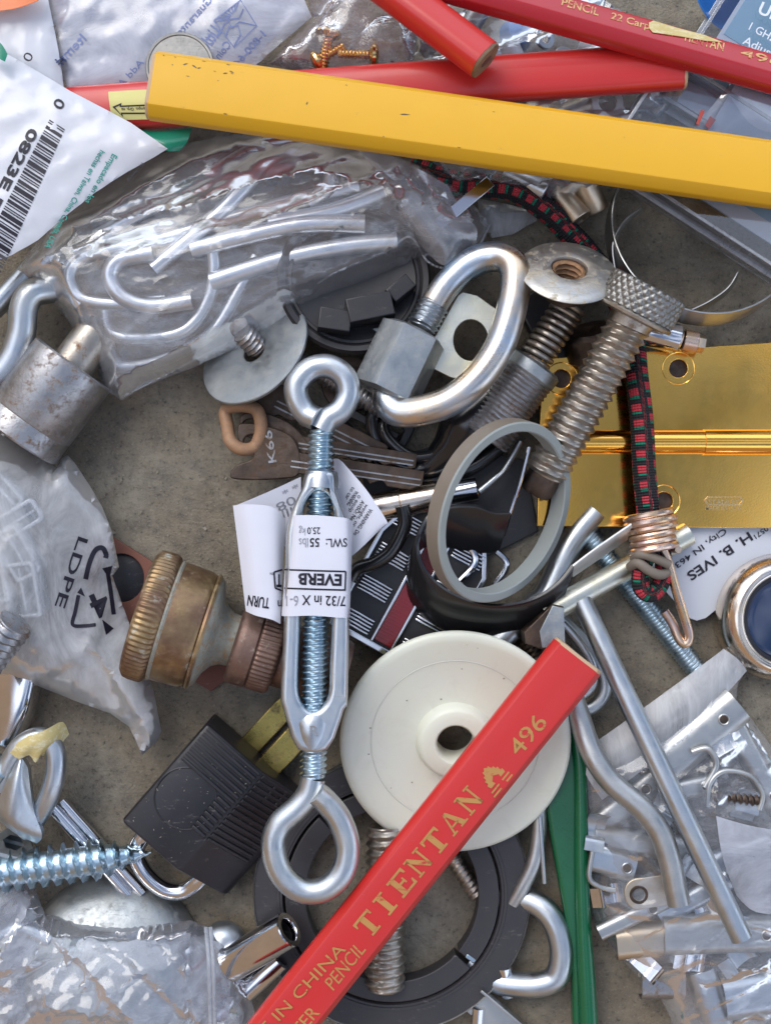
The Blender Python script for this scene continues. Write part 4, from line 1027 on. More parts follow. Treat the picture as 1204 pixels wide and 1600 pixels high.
# ================================================================ padlock
def padlock():
    t = T('padlock', 'padlock in a scuffed black rubber jacket beside the lower eye', 'padlock', 333, 1260, 0)
    M = F(341, 1262, 55, 49) @ Matrix.Scale(1.0, 4)         # local X towards the key end (up right), Y to the upper left
    g = plate([rrect(-92, -98, 92, 98, 7)], 96, 6, M, 3)
    o = [(-92,-98),(92,-98)]
    # jacket: section across Y with a chamfered right side, extruded along X
    sec = [(-98,-40),(-98,-14),(-95,-6),(-88,0),(-18,46),(-12,49.5),(88,50),(95,47),(98,40),(98,-44),(-94,-44)]
    B = M @ Matrix(((0,0,1,0),(1,0,0,0),(0,1,0,0),(0,0,0,1)))
    P('rubber_jacket', plate([sec], 192, 4.5, B, 3), 'black_rubber', t, 30)
    r = G()
    for i in range(14):
        x = -34+i*9.4
        y1 = 92 if x > 30 else 2
        if x > 30: r.add(box(x, -11, 0, x+5.4, y1, 3.8, 1.6, M @ Matrix.Translation((0, 0, 49.6))))
        else: r.add(box(x, -11, 0, x+5.4, 14, 3.8, 1.6, M @ Matrix.Translation((0, 0, 49.6))))
        tt = math.atan2(50, 76); r.add(box(x, 0, 0, x+5.4, 86, 3.8, 1.6, M @ Matrix.Translation((0, -87, .5)) @ Matrix.Rotation(tt, 4, 'X')))
    P('grip_ribs', r, 'black_rubber', t)
    P('round_emblem', lathe([(44, -.5), (44.6, .9), (46, 1.2), (47, .6), (47, -.5)], 64, M @ Matrix.Translation((-8, 48, 49.5))), 'black_rubber', t)
    P('keyhole_frame', plate([rrect(-17, -14, 17, 14, 3), rrect(-12, -9, 12, 9, 2)], 3, .8, M @ Matrix.Translation((74, -52, 25)) @ Matrix.Rotation(math.atan2(50, 76), 4, 'X')), 'black_rubber', t)
    pts = [(-80, 56, 2), (-118, 56, -4), (-140, 44, -8), (-152, 12, -10), (-150, -22, -10), (-132, -44, -8), (-104, -50, -2), (-80, -50, 2)]
    P('shackle', tube([M @ Vector(p) for p in pts], 13, 8, 24), 'chrome', t)
    d = G(); rnd = random.Random(8)
    for i in range(70):
        x, y = rnd.uniform(-90, 90), rnd.uniform(-8, 92); s = rnd.uniform(.3, .9); d.add(box(-s, -s*.5, 0, s*rnd.uniform(1, 2.5), s*.5, .4, 0, M @ Matrix.Translation((x, y, 50.1)) @ Matrix.Rotation(rnd.uniform(0, 3), 4, 'Z')))
    P('dust_specks', d, 'debris', t, kind='stuff')
padlock()
O('brass_strip', 'narrow brass strip between the padlock and the turnbuckle', 'strip', box(-60, -19, 0, 60, 19, 10, 1.5, F(455, 1160, 30, 47)), 'brass_dirty')
O('brass_strip', 'second darker brass strip above the first behind the turnbuckle', 'strip', box(-60, -17, 0, 60, 17, 8, 1.5, F(430, 1122, 6, 47)), 'brass_dirty')
# ================================================================ lag screw, wire rope clip, chrome strips
def lag():
    t = T('lag_screw', 'zinc lag screw pointing right at the lower left', 'screw', 120, 1345, 20)
    A, B = W(-30, 1366, 70), W(236, 1332, 66)
    P('lag_thread', thread(A, B, 33, 19.5, 11, 40, 'lag', r_of=lambda t_: 1 if t_ < .72 else max(.03, (1-t_)/.28)**.8), 'zinc_blue', t, 60)
lag()
def clip():
    t = T('wire_rope_clip', 'zinc wire rope clip with a u bolt, saddle and hex nut at the left edge', 'clip', 50, 1230, 20)
    P('u_bolt', tube(PP([(2,1232,80),(14,1195,86),(34,1165,90),(62,1152,92),(84,1168,92),(88,1200,90),(78,1240,84),(60,1275,70),(40,1300,56)]), 15.5, 8, 24), 'zinc', t)
    sd = sheet([[(28,1186,100),(34,1184,104),(44,1200,98)],[(10,1222,104),(28,1226,114),(52,1262,96)],[(-6,1262,96),(18,1282,108),(66,1304,84)],[(-4,1280,82),(24,1302,90),(58,1318,74)]], 14)
    P('saddle', sd, 'zinc', t, 50)
    P('nut', lathe([(16, 0), (30, 0), (34, 4), (34, 26), (30, 30), (16, 30)], 6, AX(W(14, 1338, 44), W(24, 1308, 62), 12)), 'zinc_matte', t, 25)
    P('second_nut', lathe([(16, 0), (26, 0), (30, 4), (30, 22), (16, 26)], 6, AX(W(-10, 1212, 74), W(10, 1180, 84), 5)), 'zinc_blue', t, 25)
    P('masking_tape', sheet([[(16,1176,104),(22,1168,112),(28,1160,112)],[(30,1186,110),(36,1170,118),(44,1150,116)],[(46,1180,108),(52,1164,120),(58,1146,118)],[(56,1192,106),(66,1166,116),(76,1138,116)],[(64,1180,104),(80,1160,110),(98,1128,98)],[(74,1186,88),(90,1168,92),(108,1148,80)]], 2, 3), 'tape', t)
clip()
O('chrome_buckle', 'curved polished chrome piece at the left edge above the wire rope clip', 'buckle', sheet([[(-30,1040,30),(20,1045,56),(52,1050,60),(66,1060,30)],[(-30,1090,30),(10,1100,58),(40,1110,60),(52,1120,30)],[(-30,1150,30),(-10,1160,50),(12,1168,50),(24,1172,26)]], 10), 'chrome')
O('chrome_tube', 'thin chrome twin tube crossing behind the lag screw', 'tube', G().add(lathe([(0,0),(10,0),(10,190),(0,190)], 32, AX(W(78, 1258, 22), W(200, 1395, 22)))).add(lathe([(0,0),(9,0),(9,190),(0,190)], 32, AX(W(96, 1252, 22), W(216, 1386, 22)))), 'chrome')
O('left_bolt_end', 'threaded zinc bolt end sticking in from the left edge under the milky bag', 'bolt', thread(W(-46, 1062, 112), W(24, 972, 142), 30, 12.5, 6, 36), 'steel_dull')
O('zinc_dome', 'domed zinc disc partly covered by the bottom left bag', 'disc', lathe([(0, 34), (60, 30), (100, 20), (128, 4), (138, -10), (140, -20), (0, -20)], 96, F(170, 1512, 44, 0, 0, -14)), 'zinc_matte')
t, M = ctube('chrome_tube', 'short chrome tube with an open end near the foot of the red pencil', (452,1452,96), (360,1506,60), 27, 17, 'chrome')
O('chrome_tube', 'lower chrome tube tucked beneath the open ended one', 'tube', lathe([(12, 0), (17, 2), (17, 130), (12, 132)], 32, AX(W(440, 1498, 40), W(350, 1580, 30))), 'chrome')
O('domed_nut', 'small domed zinc cap between the bottom bag and the chrome tube', 'cap', lathe([(0, 24), (16, 22), (28, 14), (34, 0), (34, -8), (0, -8)], 40, F(350, 1475, 30)), 'zinc')
# ================================================================ coin
def coin():
    t = T('coin', 'worn nickel coin behind the left end of the yellow pencil', 'coin', 281, 103, 0)
    M = F(281, 104, 132, 20)
    P('disc', lathe([(0, 0), (45, 0), (46, 1.4), (49, 1.6), (50, .4), (50, -5), (0, -5)], 80, M), 'nickel', t)
    I = G(); s = 'LIBERTY 1971'
    for i, ch in enumerate(s):
        if ch == ' ': continue
        g = glyphs(ch, .6, .5); a = 105-i*13
        I.add(g, M @ Matrix.Rotation(math.radians(a-90), 4, 'Z') @ Matrix.Translation((0, 36, .3)) @ Matrix.Scale(.09, 4))
    P('relief', I, 'nickel', t)
coin()

# ================================================================ dark odds and ends, mostly added to darken gaps under the quick link
O('black_wire_loop', 'black rubbery wire loop under the sleeve of the quick link', 'wire', tube(PP([(600,676,40),(640,712,44),(690,706,48),(728,676,46),(700,650,30),(650,640,24),(612,650,28)]), 9, 8, 16, True), 'black_vinyl')
O('black_wire_loop', 'black wire curving from the key blades to the chrome tube', 'wire', tube(PP([(520,655,14),(560,690,16),(610,742,20),(680,748,22),(740,728,24),(790,690,24)]), 12, 8, 16), 'black_vinyl')
t = T('black_filler_buckle', 'black buckle shaped filler added between the keys and the black hook', 'buckle', 590, 700, 0)
P('buckle_frame', plate([rrect(-58, -30, 58, 30, 9), rrect(-40, -16, 2, 16, 4), rrect(14, -16, 44, 16, 4)], 16, 3, F(585, 665, 12, -28)), 'black_plastic', t)
P('tongue', box(-50, -6, 0, 40, 6, 8, 2, F(585, 665, 20, -28)), 'black_plastic', t)
O('dark_filler_washer', 'dark filler washer added behind the upper eye of the turnbuckle', 'washer', lathe([(18, -4), (42, -4), (43, 0), (42, 4), (18, 4)], 48, F(545, 600, 14, 0, 8), closed=True), 'steel_dark')
O('black_filler_plate', 'flat black filler plate added beneath the emblem and chrome tube', 'plate', plate([pix([(560,730),(700,690),(820,720),(840,830),(760,870),(640,800),(580,790)], 4)], 6, 1.5, Matrix.Translation((0, 0, 4))), 'black_plastic')  # dark sheet laid on the slab to darken the gap
O('dark_filler_bolt', 'short dark filler bolt added beside the steel block', 'bolt', thread(W(800, 960, 14), W(850, 1050, 14), 16, 8, 3, 24), 'steel_dark')
O('thin_wire', 'thin bright wire from the chrome tube up to the clamp tip', 'wire', tube(PP([(748,768,54),(772,748,52),(790,730,46),(812,690,40)]), 5, 6, 12), 'zinc')
O('black_filler_bar', 'black filler bar added under the flange nut spring', 'bar', box(-70, -34, 0, 70, 34, 26, 5, F(862, 520, 0, -62)), 'black_plastic')
# ================================================================ bag of bent hooks
def hooks_in_bag():
    Hs = [
     ('long zinc hook bent round the left end inside the clear bag', [(470,248,70),(380,280,72),(280,300,74),(170,330,70),(95,360,66),(74,410,62),(90,450,60),(125,480,58)], 11),
     ('zinc hook with a round bend under the yellow pencil inside the bag', [(240,420,80),(330,345,84),(380,295,86),(420,250,86),(470,235,86),(510,250,86),(515,290,84),(480,315,80)], 11),
     ('zinc hook curving low through the middle of the clear bag', [(560,290,72),(400,330,74),(250,375,72),(150,395,66),(112,420,62),(120,460,60),(170,475,60),(260,470,62)], 11),
     ('bowl shaped zinc hook in the lower half of the bag', [(165,470,54),(175,520,52),(230,528,52),(290,515,54),(325,470,58),(335,420,66),(330,380,74)], 10),
     ('thin zinc hook along the bag seam', [(170,540,44),(190,572,42),(260,560,44),(330,520,50),(370,460,58),(400,400,62)], 9),
     ('straight zinc rod in the right half of the bag', [(620,378,76),(540,385,76),(440,405,74),(330,440,66)], 14),
     ('second straight zinc rod above the first in the bag', [(570,350,90),(480,350,90),(400,365,86),(300,390,76)], 13),
     ('short thick zinc hook at the left tip of the bag', [(300,470,78),(235,478,80),(190,462,82),(172,430,84),(190,405,86),(240,395,88)], 12),
     ('thick zinc rod slanting under the folded flap of the bag', [(600,300,80),(520,330,84),(420,350,84)], 12),
     ('zinc rod in the top of the bag under the yellow pencil', [(460,218,84),(400,232,84),(300,290,84),(150,370,70)], 10)]
    for lb, p, r in Hs: O('zinc_hook', lb, 'hook', tube(PP([(a, b, c*.78) for a, b, c in p]), r+1, 8, 18), 'zinc_bright', group='zinc hooks in the clear bag')
hooks_in_bag()
ol = [(345,213),(300,222),(255,240),(210,262),(150,300),(95,340),(50,388),(22,430),(62,455),(100,492),(130,535),(150,575),(168,612),(190,625),(230,602),(300,575),(380,538),(480,490),(560,455),(610,430),(648,410),(672,415),(700,421),(735,405),(765,352),(742,322),(712,290),(668,262),(610,240),(560,228),(500,212),(420,205)]
def zf(x, y):
    c_ = 395-(x-300)*.28; h = 62-abs(y-c_)*(.18 if y > c_ else .34)
    return max(0, h)
t = T('bag_of_hooks', 'clear plastic bag full of bent zinc hooks below the yellow pencil', 'plastic bag', 380, 400, 30)
HF = [([(130,370),(300,345),(440,296),(520,292),(600,326),(655,372)],9,20),([(180,420),(300,425),(420,390),(600,345)],9,34),([(100,490),(200,470),(330,440),(520,380)],7,30),([(200,590),(320,535),(440,462),(600,405)],7,20),([(168,600),(142,510),(118,430)],8,24),([(640,250),(672,320),(690,400)],8,16),([(600,240),(650,330),(672,400)],7,14),([(560,236),(600,300),(620,340)],6,14),([(700,275),(728,330),(738,395)],6,12),([(60,440),(160,360),(300,270),(420,225)],7,30),([(230,560),(260,500),(350,470),(480,430)],6,18),([(330,530),(350,480),(420,440)],5,16)]
P('film', bag(ol, 40, 40, 3, 5.5, 3.2, 28, 2.8, .8, zf, 30, 1.5, cell=110., folds=HF), 'film_clear', t, 40)
# welded seam along the lower edge with a toothed border
sm = G(); path = cat([Vector((x, y, 0)) for x, y in [(190,622),(300,566),(390,518),(450,478),(520,430),(600,396),(640,372),(668,410),(700,420),(738,400),(764,354)]], 10)
wv = [W(p.x, p.y-1.5, 44+22*math.sin(math.pi*i/len(path))+ (1.5 if i % 2 else 0)) for i, p in enumerate(path)]
P('toothed_seam', sweep(wv, 1.7, 6), 'seam', t)
fold = sheet([[(560,236,118),(600,240,126),(650,262,120),(700,290,100)],[(590,270,120),(630,300,134),(680,320,124),(720,330,100)],[(610,310,112),(650,350,124),(700,370,118),(745,360,90)],[(640,360,96),(672,400,100),(700,416,98),(735,402,84)]], 1., 6)
P('folded_flap', fold, 'film_clear', t)
O('small_clear_bag', 'empty scrap of clear film right of the bag of hooks', 'plastic film', bag([(745,310),(790,318),(835,330),(838,345),(800,366),(768,372),(750,350)], 20, 30, 9, 6, 8, 10), 'film_milky')
O('steel_strip', 'narrow flat steel strip under the flap of the bag of hooks', 'strip', box(-50, -9, 0, 50, 9, 5, 1, F(725, 318, 104, 40)), 'chrome')
O('steel_pin', 'blurred grey steel pin below the yellow pencil', 'pin', lathe([(0, 0), (17, 0), (19, 3), (19, 75), (0, 76)], 32, AX(W(932, 330, 50), W(905, 268, 70))), 'galv_warm')
O('black_zip_chain', 'black jagged zip chain beside the cord', 'chain', thread(W(800, 262, 36), W(905, 372, 30), 7, 6, 3, 12), 'black_plastic')
# ================================================================ white packets top left
t = T('barcode_packet', 'white product packet with a black barcode at the left edge', 'packet', 110, 280, 20)
ol = [(-60,60),(0,78),(40,100),(110,142),(160,168),(205,192),(262,232),(240,246),(200,268),(150,300),(100,340),(60,375),(20,398),(-60,430)]
ol2 = ol
def flat_at(x, y): return 0
fg = bag(ol, 136, 16, 12, 9, 1.2, 30, 2, 0, None, 50, .5)
P('film', fg, 'packet_white', t, 40)
P('green_flap', sheet([[(205,196,110),(240,205,112),(300,200,108)],[(225,212,118),(255,222,126),(292,222,118)],[(248,228,120),(262,236,124),(280,236,116)]], 1.2), 'packet_green', t)
P('green_corner', sheet([[(-20,60,166),(0,66,167),(12,84,166)],[(-20,80,166),(0,92,167),(8,96,166)]], 1.), 'packet_green', t)
z = 148.5
I = G(); D_ = Vector((-.46, .888)); Nn = Vector((.84, .54))   # baseline runs down left, letters' tops to the lower right
rnd = random.Random(21)
s = 0; base = Vector((78, 187))
seq = [1,1,0,3,1,1,4,1,2,1,1,3,1,1,4,1,2,2,1,1,3,1,4,1,1,2,3,1,1,1,4,2,1,3,1,1,2,1,4,1,3,1,1,2,2,1,4,1,1,3,1,2,1,4]
for i, w in enumerate(seq):
    w2 = w*1.75
    if w:
        p = base + D_*s; e = 26 if i not in (0, 1) else 26
        q = [p, p+Nn*(28+0.06*s), p+Nn*(28+.06*s)+D_*w2, p+D_*w2]
        I.add(plate([pix([tuple(v) for v in q], z+1)], .8, 0, Matrix.Translation((0, 0, z+1.5))))
    s += w2+(1.8, 2.6, 1.8, 3.4)[i % 4]
I.add(txt('0', (90, 152), (82, 164), 17, z+1, bold=1.)); I.add(txt('0823E 5P0', (47, 199), (-36, 359), 16, z+1, bold=3.))
P('barcode', drape(I, fg), 'ink', t)
I = G()
I.add(txt('Empacado en los', (176, 240), (133, 315), 9.5, z, bold=.6)); I.add(txt('hechas en Taiwan, China, Canada, USA', (157, 234), (70, 385), 9.5, z, bold=.6))
P('printing', drape(I, fg), 'ink_teal', t)
I = G(); I.add(txt('In easy', (222, 254), (198, 282), 6, z-10)); P('printing', drape(I, fg), 'ink', t)
t = T('orange_packet', 'white packet with an orange top corner at the upper left corner', 'packet', 50, 50, 20)
P('film', bag([(-60,-60),(74,-60),(76,0),(84,40),(92,80),(101,142),(70,150),(0,130),(-60,120)], 118, 12, 14, 10, 2, 80, 2, 0, None, 40, 1), 'packet_white', t, 40)
P('orange_band', sheet([[(-40,-30,150),(20,-30,150),(66,-30,148)],[(-40,20,150),(20,14,151),(60,1,149)]], 1.), 'packet_orange', t)
I = G(); I.add(txt('0', (42, 80), (35, 91), 15, 142)); P('printing', I, 'ink', t)
# printed coin bag, read from behind
t = T('printed_coin_bag', 'milky coin bag with mirrored blue printing at the top left', 'plastic bag', 270, 60, 20)
fg = bag([(60,-40),(458,-40),(487,26),(462,48),(415,88),(392,112),(300,138),(235,142),(170,140),(104,142),(88,90)], 106, 14, 15, 8, 1.6, 55, 2, 0, None, 40, .6)
P('film', fg, 'film_printed', t, 40)
P('inner_card', plate([pix([(80,-30),(440,-30),(470,20),(395,90),(250,118),(110,120)], 100)], 3, .5, Matrix.Translation((0, 0, 101))), 'paper', t)
I = G(); z = 152
I.add(txt('Item#', (136, 62), (94, 104), 15, z, mirror=True, bold=1.2)); I.add(txt('tion Guaranteed', (360, -30), (268, 72), 12, z, mirror=True, bold=.8)); 
I.add(txt('Littleton', (346, 50), (310, 100), 21, z, mirror=True, bold=2)); I.add(txt('Coin Co.', (362, 70), (326, 116), 13, z, mirror=True, bold=.8)); I.add(txt('1-800-645', (416, 55), (366, 112), 12, z, mirror=True, bold=1)); I.add(txt('Add A', (226, 98), (190, 138), 11, z, mirror=True, bold=.8))
P('printing', drape(I, fg), 'ink_faded', t)
# square emblem of hills and sun rays
I = G()
lines = [[(334,32),(376,0),(401,40),(366,74),(334,32)], [(336,34),(356,30),(362,44),(374,34),(400,40)], [(352,58),(358,42),(372,40),(376,54),(366,72)], [(346,48),(350,38),(360,30),(374,28),(380,14)]]
for i in range(7): lines.append([(340+i*5.5, 28-i*4.2), (358+i*1.6, 28-i*2.0)])
for l in lines: I.add(sweep(PP(l, z+1.5), .9, 6))
P('emblem', drape(I, fg), 'ink_faded', t)
# pinkish bag with brass screws
def brass_screw(lb, x, y, a, s):
    t = T('brass_screw', lb, 'screw', x, y, 40, group='brass screws in the pinkish bag'); M = F(x, y, 110, a) @ Matrix.Rotation(math.radians(90), 4, 'Y')
    P('head', lathe([(0, 0), (12*s, 1), (17*s, 5), (18*s, 9), (10*s, 14)], 32, M), 'brass_bright', t)
    P('shank', thread(M @ Vector((0, 0, 12)), M @ Vector((0, 0, 60*s)), 8*s, 5, 2.4, 16), 'brass_bright', t)
brass_screw('bright brass screw lying sideways beside the short red pencil', 592, 86, 178, 1.0); brass_screw('brass screw standing in the pinkish bag', 515, 45, -100, 1.1); brass_screw('brass screw at the left of the pinkish bag', 488, 100, 30, .9)
t = T('pink_bag', 'pinkish clear bag of brass screws left of the short red pencil', 'plastic bag', 540, 50, 20)
P('film', bag([(470,-40),(640,-40),(655,40),(645,95),(600,110),(520,118),(460,110),(420,100),(488,26)], 92, 40, 17, 7, 9, 50, 2, 0, None, 30, 4, cell=70.), 'film_pink', t, 40)
# top middle bag of mixed hardware
def spacer(lb, x, y, z, a, r, L, mat, tilt=80, ri=None, name='spacer'):
    M = F(x, y, z, a, tilt); ri = ri or r*.5
    O(name, lb, 'spacer' if name == 'spacer' else 'washer', lathe([(ri, 0), (r-1, 0), (r, 1), (r, L-1), (r-1, L), (ri, L)], 40, M, closed=True), mat, group='spacers and washers in the middle bag')
spacer('white plastic washer seen flat under the rounded red pencil', 947, 162, 106, 0, 24, 6, 'nylon_white', 8, 14, 'washer')
spacer('grey sleeve at the top of the middle bag', 735, 40, 90, 60, 16, 60, 'galv')
spacer('white sleeve beside the red pencils crossing', 795, 70, 90, -70, 15, 45, 'nylon_white')
spacer('round steel washer in the bag above the rounded pencil', 848, 60, 100, 0, 17, 6, 'zinc', 30, 9, 'washer')
spacer('warm grey sleeve left of the white washer', 868, 190, 80, 20, 20, 60, 'galv_warm')
spacer('grey sleeve right of the white washer', 1000, 185, 80, -60, 20, 62, 'galv')
spacer('pale sleeve behind the top right pencil', 905, 72, 86, -20, 17, 60, 'nylon_white')
spacer('zinc sleeve below the yellow pencil', 790, 268, 60, -30, 18, 70, 'zinc')
spacer('dull sleeve below the yellow pencil near the steel pin', 860, 285, 46, -55, 20, 76, 'galv_warm')
spacer('short zinc sleeve at the bag top edge', 690, 50, 70, 20, 18, 50, 'zinc')
spacer('dark steel sleeve beside the short red pencil', 655, 80, 60, 40, 17, 60, 'steel_dull')
O('blue_plug', 'blue plastic plug inside the middle bag', 'plug', lathe([(0, 0), (22, 2), (26, 10), (20, 30), (0, 34)], 32, F(800, 62, 64, 20, 20)), 'blue_plastic')
spacer('small zinc sleeve between the pencils on the left', 770, 88, 74, 10, 13, 40, 'zinc'); spacer('small pale washer in the middle bag', 880, 95, 90, 0, 20, 5, 'galv', 25, 10, 'washer')
spacer('warm sleeve against the yellow pencil', 820, 175, 76, -15, 18, 70, 'galv_warm'); spacer('zinc sleeve near the white washer', 925, 215, 60, 30, 18, 60, 'zinc')
t = T('middle_hardware_bag', 'clear bag of sleeves and washers behind the pencils at the top', 'plastic bag', 830, 120, 10)
P('film', bag([(650,-40),(880,-40),(990,30),(1045,90),(1060,150),(1040,215),(985,262),(925,300),(860,310),(790,300),(700,290),(650,230),(640,120)], 62, 56, 19, 8, 12, 20, 2, 0, None, 40, 5, cell=80.), 'film_right', t, 40)
# ================================================================ blue dish and clear cases
O('blue_dish', 'glossy blue plastic dish at the top right corner', 'dish', lathe([(0, 6), (50, 8), (66, 16), (82, 34), (84, 33), (70, 10), (54, 0), (0, 0)], 64, F(1150, -28, 70, 0, 10, 10)), 'blue_plastic')
def case(name, label, cx, cy, z, ang, L, w, h, cardmat, cardbox, tilt=0, roll=0):
    t = T(name, label, 'plastic case', cx, cy, z); M = F(cx, cy, z, ang, tilt, roll)
    o = rrect(-L/2, -w/2, L/2, w/2, 8); i = rrect(-L/2+5, -w/2+5, L/2-5, w/2-5, 5)
    P('case_wall', plate([o, i], h, 2, M @ Matrix.Translation((0, 0, h/2))), 'case_clear', t)
    P('case_lip', plate([rrect(-L/2-5, -w/2-5, L/2+5, w/2+5, 9), i], 4, 1, M @ Matrix.Translation((0, 0, h*.55))), 'seam', t)
    P('case_rim', plate([o, i], 3, 1, M @ Matrix.Translation((0, 0, h+1))), 'seam', t)
    P('case_lid', G([M @ Vector((a, b, h-2)) for a, b in i], [tuple(range(len(i)))]), 'case_clear', t)
    c = P('card', box(*cardbox, .6, M), cardmat, t)
    return t, M, c
t, M, c = case('clear_case', 'clear plastic case with a pale blue card at the upper right', 1205, 90, 60, 58, 330, 225, 62, 'card_pale', (-150, -100, 40, 150, 88, 44))
P('blue_panel', box(-30, -100, 44, 70, 82, 45.5, .4, M), 'card_blue', c)
P('dark_panel', box(-110, -95, 44, -60, 60, 45.5, .4, M), 'teal', c)
I = G(); I.add(txt('1 GHz', (1168, 46), (1206, 66), 13, 130, bold=.5)); I.add(txt('Adjust', (1158, 68), (1206, 92), 14, 130, bold=1.)); I.add(txt('UL', (1182, 20), (1212, 34), 20, 130, bold=2.))
P('printing', I, 'ink_white', c)
t = T('folded_blister', 'folded clear blister pack with a pale card under the right end of the yellow pencil', 'blister pack', 1150, 190, 80)
P('card', sheet([[(1150,128,140),(1200,150,142),(1260,190,140)],[(1125,170,136),(1180,200,138),(1240,235,136)],[(1095,220,132),(1160,250,134),(1230,280,130)]], 2), 'card_pale', t)
P('cover', sheet([[(1146,121,150),(1160,119,152),(1260,170,148)],[(1112,165,146),(1150,170,150),(1240,225,146)],[(1060,225,138),(1110,240,142),(1220,275,136)]], 1.5), 'case_clear', t)
P('red_mark', plate([pix([(1094,172),(1100,174),(1090,196),(1086,194)], 142)], 1, 0, Matrix.Translation((0, 0, 143))), 'red_bit', t)
P('red_mark', plate([pix([(1108,182),(1117,188),(1106,203),(1100,196)], 142)], 1, 0, Matrix.Translation((0, 0, 144))), 'red_bit', t)
t, M, c = case('thick_clear_case', 'thick edged clear case with a light blue card below the yellow pencil', 1205, 335, 70, -33, 520, 180, 70, 'card_blue', (-150, -42, 6, 230, 80, 10))
P('pale_stripe', box(-140, -42, 10, 228, -16, 11.5, .4, M), 'card_pale', c)
P('dark_print', box(60, 5, 10, 140, 70, 11.5, .4, M), 'teal', c)
# ================================================================ milky bag with clear anchors, left
def anchor(lb, x, y, z, a, L, w, h):
    t = T('clear_anchor', lb, 'plastic part', x, y, z, group='clear plastic parts in the milky bag'); M = F(x, y, z, a, 6, 8)
    P('tray', plate([rrect(-L/2, -w/2, L/2, w/2, 7), rrect(-L/2+6, -w/2+6, L/2-6, w/2-6, 4)], h, 2, M), 'anchor_clear', t)
    P('floor_plate', plate([rrect(-L/2+1, -w/2+1, L/2-1, w/2-1, 6)], 4, 1, M @ Matrix.Translation((0, 0, -h/2+3))), 'anchor_clear', t)
    P('rib', box(-L/2+8, -2, -h/2, L/2-8, 2, h*.3, .6, M), 'anchor_clear', t)
for i, (lb, *a) in enumerate([('frosted plastic part nearest the top of the milky bag', 30, 812, 96, 32, 70, 38, 30), ('frosted plastic part in the middle at the left edge', 10, 770, 84, -50, 60, 40, 30),
    ('frosted plastic part with a tall rib', 32, 862, 100, -62, 80, 44, 34), ('square frosted plastic part above the bolt end', 40, 920, 96, -82, 84, 54, 36), ('frosted plastic part cut off by the left edge', -6, 900, 100, -80, 80, 44, 30)]): anchor(lb, *a)
t = T('recycling_mark_bag', 'milky plastic bag printed with a number 4 recycling mark at the left', 'plastic bag', 110, 900, 20)
ol = [(-60,630),(0,668),(45,700),(90,732),(97,716),(106,711),(116,722),(140,758),(160,792),(175,830),(186,886),(176,900),(190,940),(215,1010),(240,1080),(252,1142),(246,1158),(222,1180),(214,1160),(202,1136),(172,1114),(130,1100),(60,1072),(20,1056),(-60,1040)]
def zf2(x, y): return max(0, 64-max(0, x-20)*.42)
fg = bag(ol, 46, 34, 23, 7.5, 2.5, 60, 2.4, 0, zf2, 40, .8, cell=90., folds=[([(0,850),(130,980),(240,1120)],7,30),([(40,1066),(150,1010),(178,900)],6,26),([(60,705),(130,780),(176,850)],6,24),([(150,1000),(205,1090),(240,1160)],8,20),([(106,718),(112,790),(90,860)],5,22),([(0,940),(70,1000),(190,1060)],4,30)])
P('film', fg, 'film_milky', t, 40)
I = G(); z = 92
zz = lambda x, y: 92
I.add(txt('LDPE', (123, 838), (86, 946), 17, 120, 118, bold=1., mirror=False))
I.add(txt('4', (162, 922), (136, 934), 38, 112, bold=3.))
for pts, r in (([(134,905,118),(140,880,118),(149,860,117),(160,856,115),(166,866,114),(165,872,114)], 3.6), ([(123,930,118),(118,955,118),(114,976,116),(132,978,114),(150,976,112)], 2.8), ([(168,890,106),(174,930,104),(178,960,102)], 3.2)):
    I.add(sweep(cat(PP(pts), 6), r, 8, sec=[(math.cos(a)*.25, math.sin(a)) for a in [math.pi*j/4 for j in range(8)]]))
for tri, zq in (([(121,926),(133,932),(127,918)], 120), ([(160,968),(178,982),(166,992)], 108), ([(160,888),(176,884),(171,904)], 110)): I.add(plate([pix(tri, zq)], 1, 0, Matrix.Translation((0, 0, zq))))
P('recycling_mark', drape(I, fg), 'ink', t)
# ================================================================ bottom left bag
for i, (lb, p, r) in enumerate([('bent zinc rod deep in the bottom left bag', [(40,1600,40),(90,1540,44),(120,1480,46),(90,1450,44)], 13), ('dark rod across the bottom left bag', [(60,1500,40),(160,1560,44),(260,1620,44)], 15), ('zinc rod along the right of the bottom left bag', [(180,1620,44),(230,1560,44),(300,1510,40)], 14), ('zinc rod at the corner of the bottom left bag', [(-20,1480,40),(30,1450,44),(80,1470,46)], 12)]):
    O('bagged_rod', lb, 'rod', tube(PP(p), r, 8, 16), 'zinc' if i != 1 else 'steel_dull', group='rods in the bottom left bag')
O('grey_bracket', 'flat grey bracket under the film of the bottom left bag', 'bracket', box(-60, -26, 0, 60, 26, 8, 2, F(180, 1540, 54, 30)), 'zinc_matte')
t = T('zip_bag', 'crumpled clear zip bag at the bottom left corner', 'plastic bag', 180, 1520, 30)
ol = [(-60,1380),(0,1362),(40,1370),(58,1395),(70,1428),(120,1436),(200,1440),(260,1442),(300,1438),(330,1452),(360,1475),(372,1490),(388,1540),(402,1600),(408,1660),(-60,1660)]
BF = [([(70,1430),(160,1500),(250,1600)],12,26),([(120,1440),(220,1480),(300,1560)],10,26),([(0,1500),(120,1470),(260,1450)],10,30),([(60,1400),(20,1480),(-20,1560)],10,24),([(150,1600),(200,1520),(290,1450)],9,22),([(20,1600),(90,1550),(180,1560),(280,1600)],10,28),([(345,1460),(362,1540),(372,1640)],8,12),([(250,1450),(300,1500),(318,1600)],8,18)]
P('film', bag(ol, 40, 40, 29, 6, 6, 55, 1.5, 0, lambda x, y: 30 if x < 300 else 24, 34, 4, cell=90., folds=BF), 'film_bottom', t, 30)
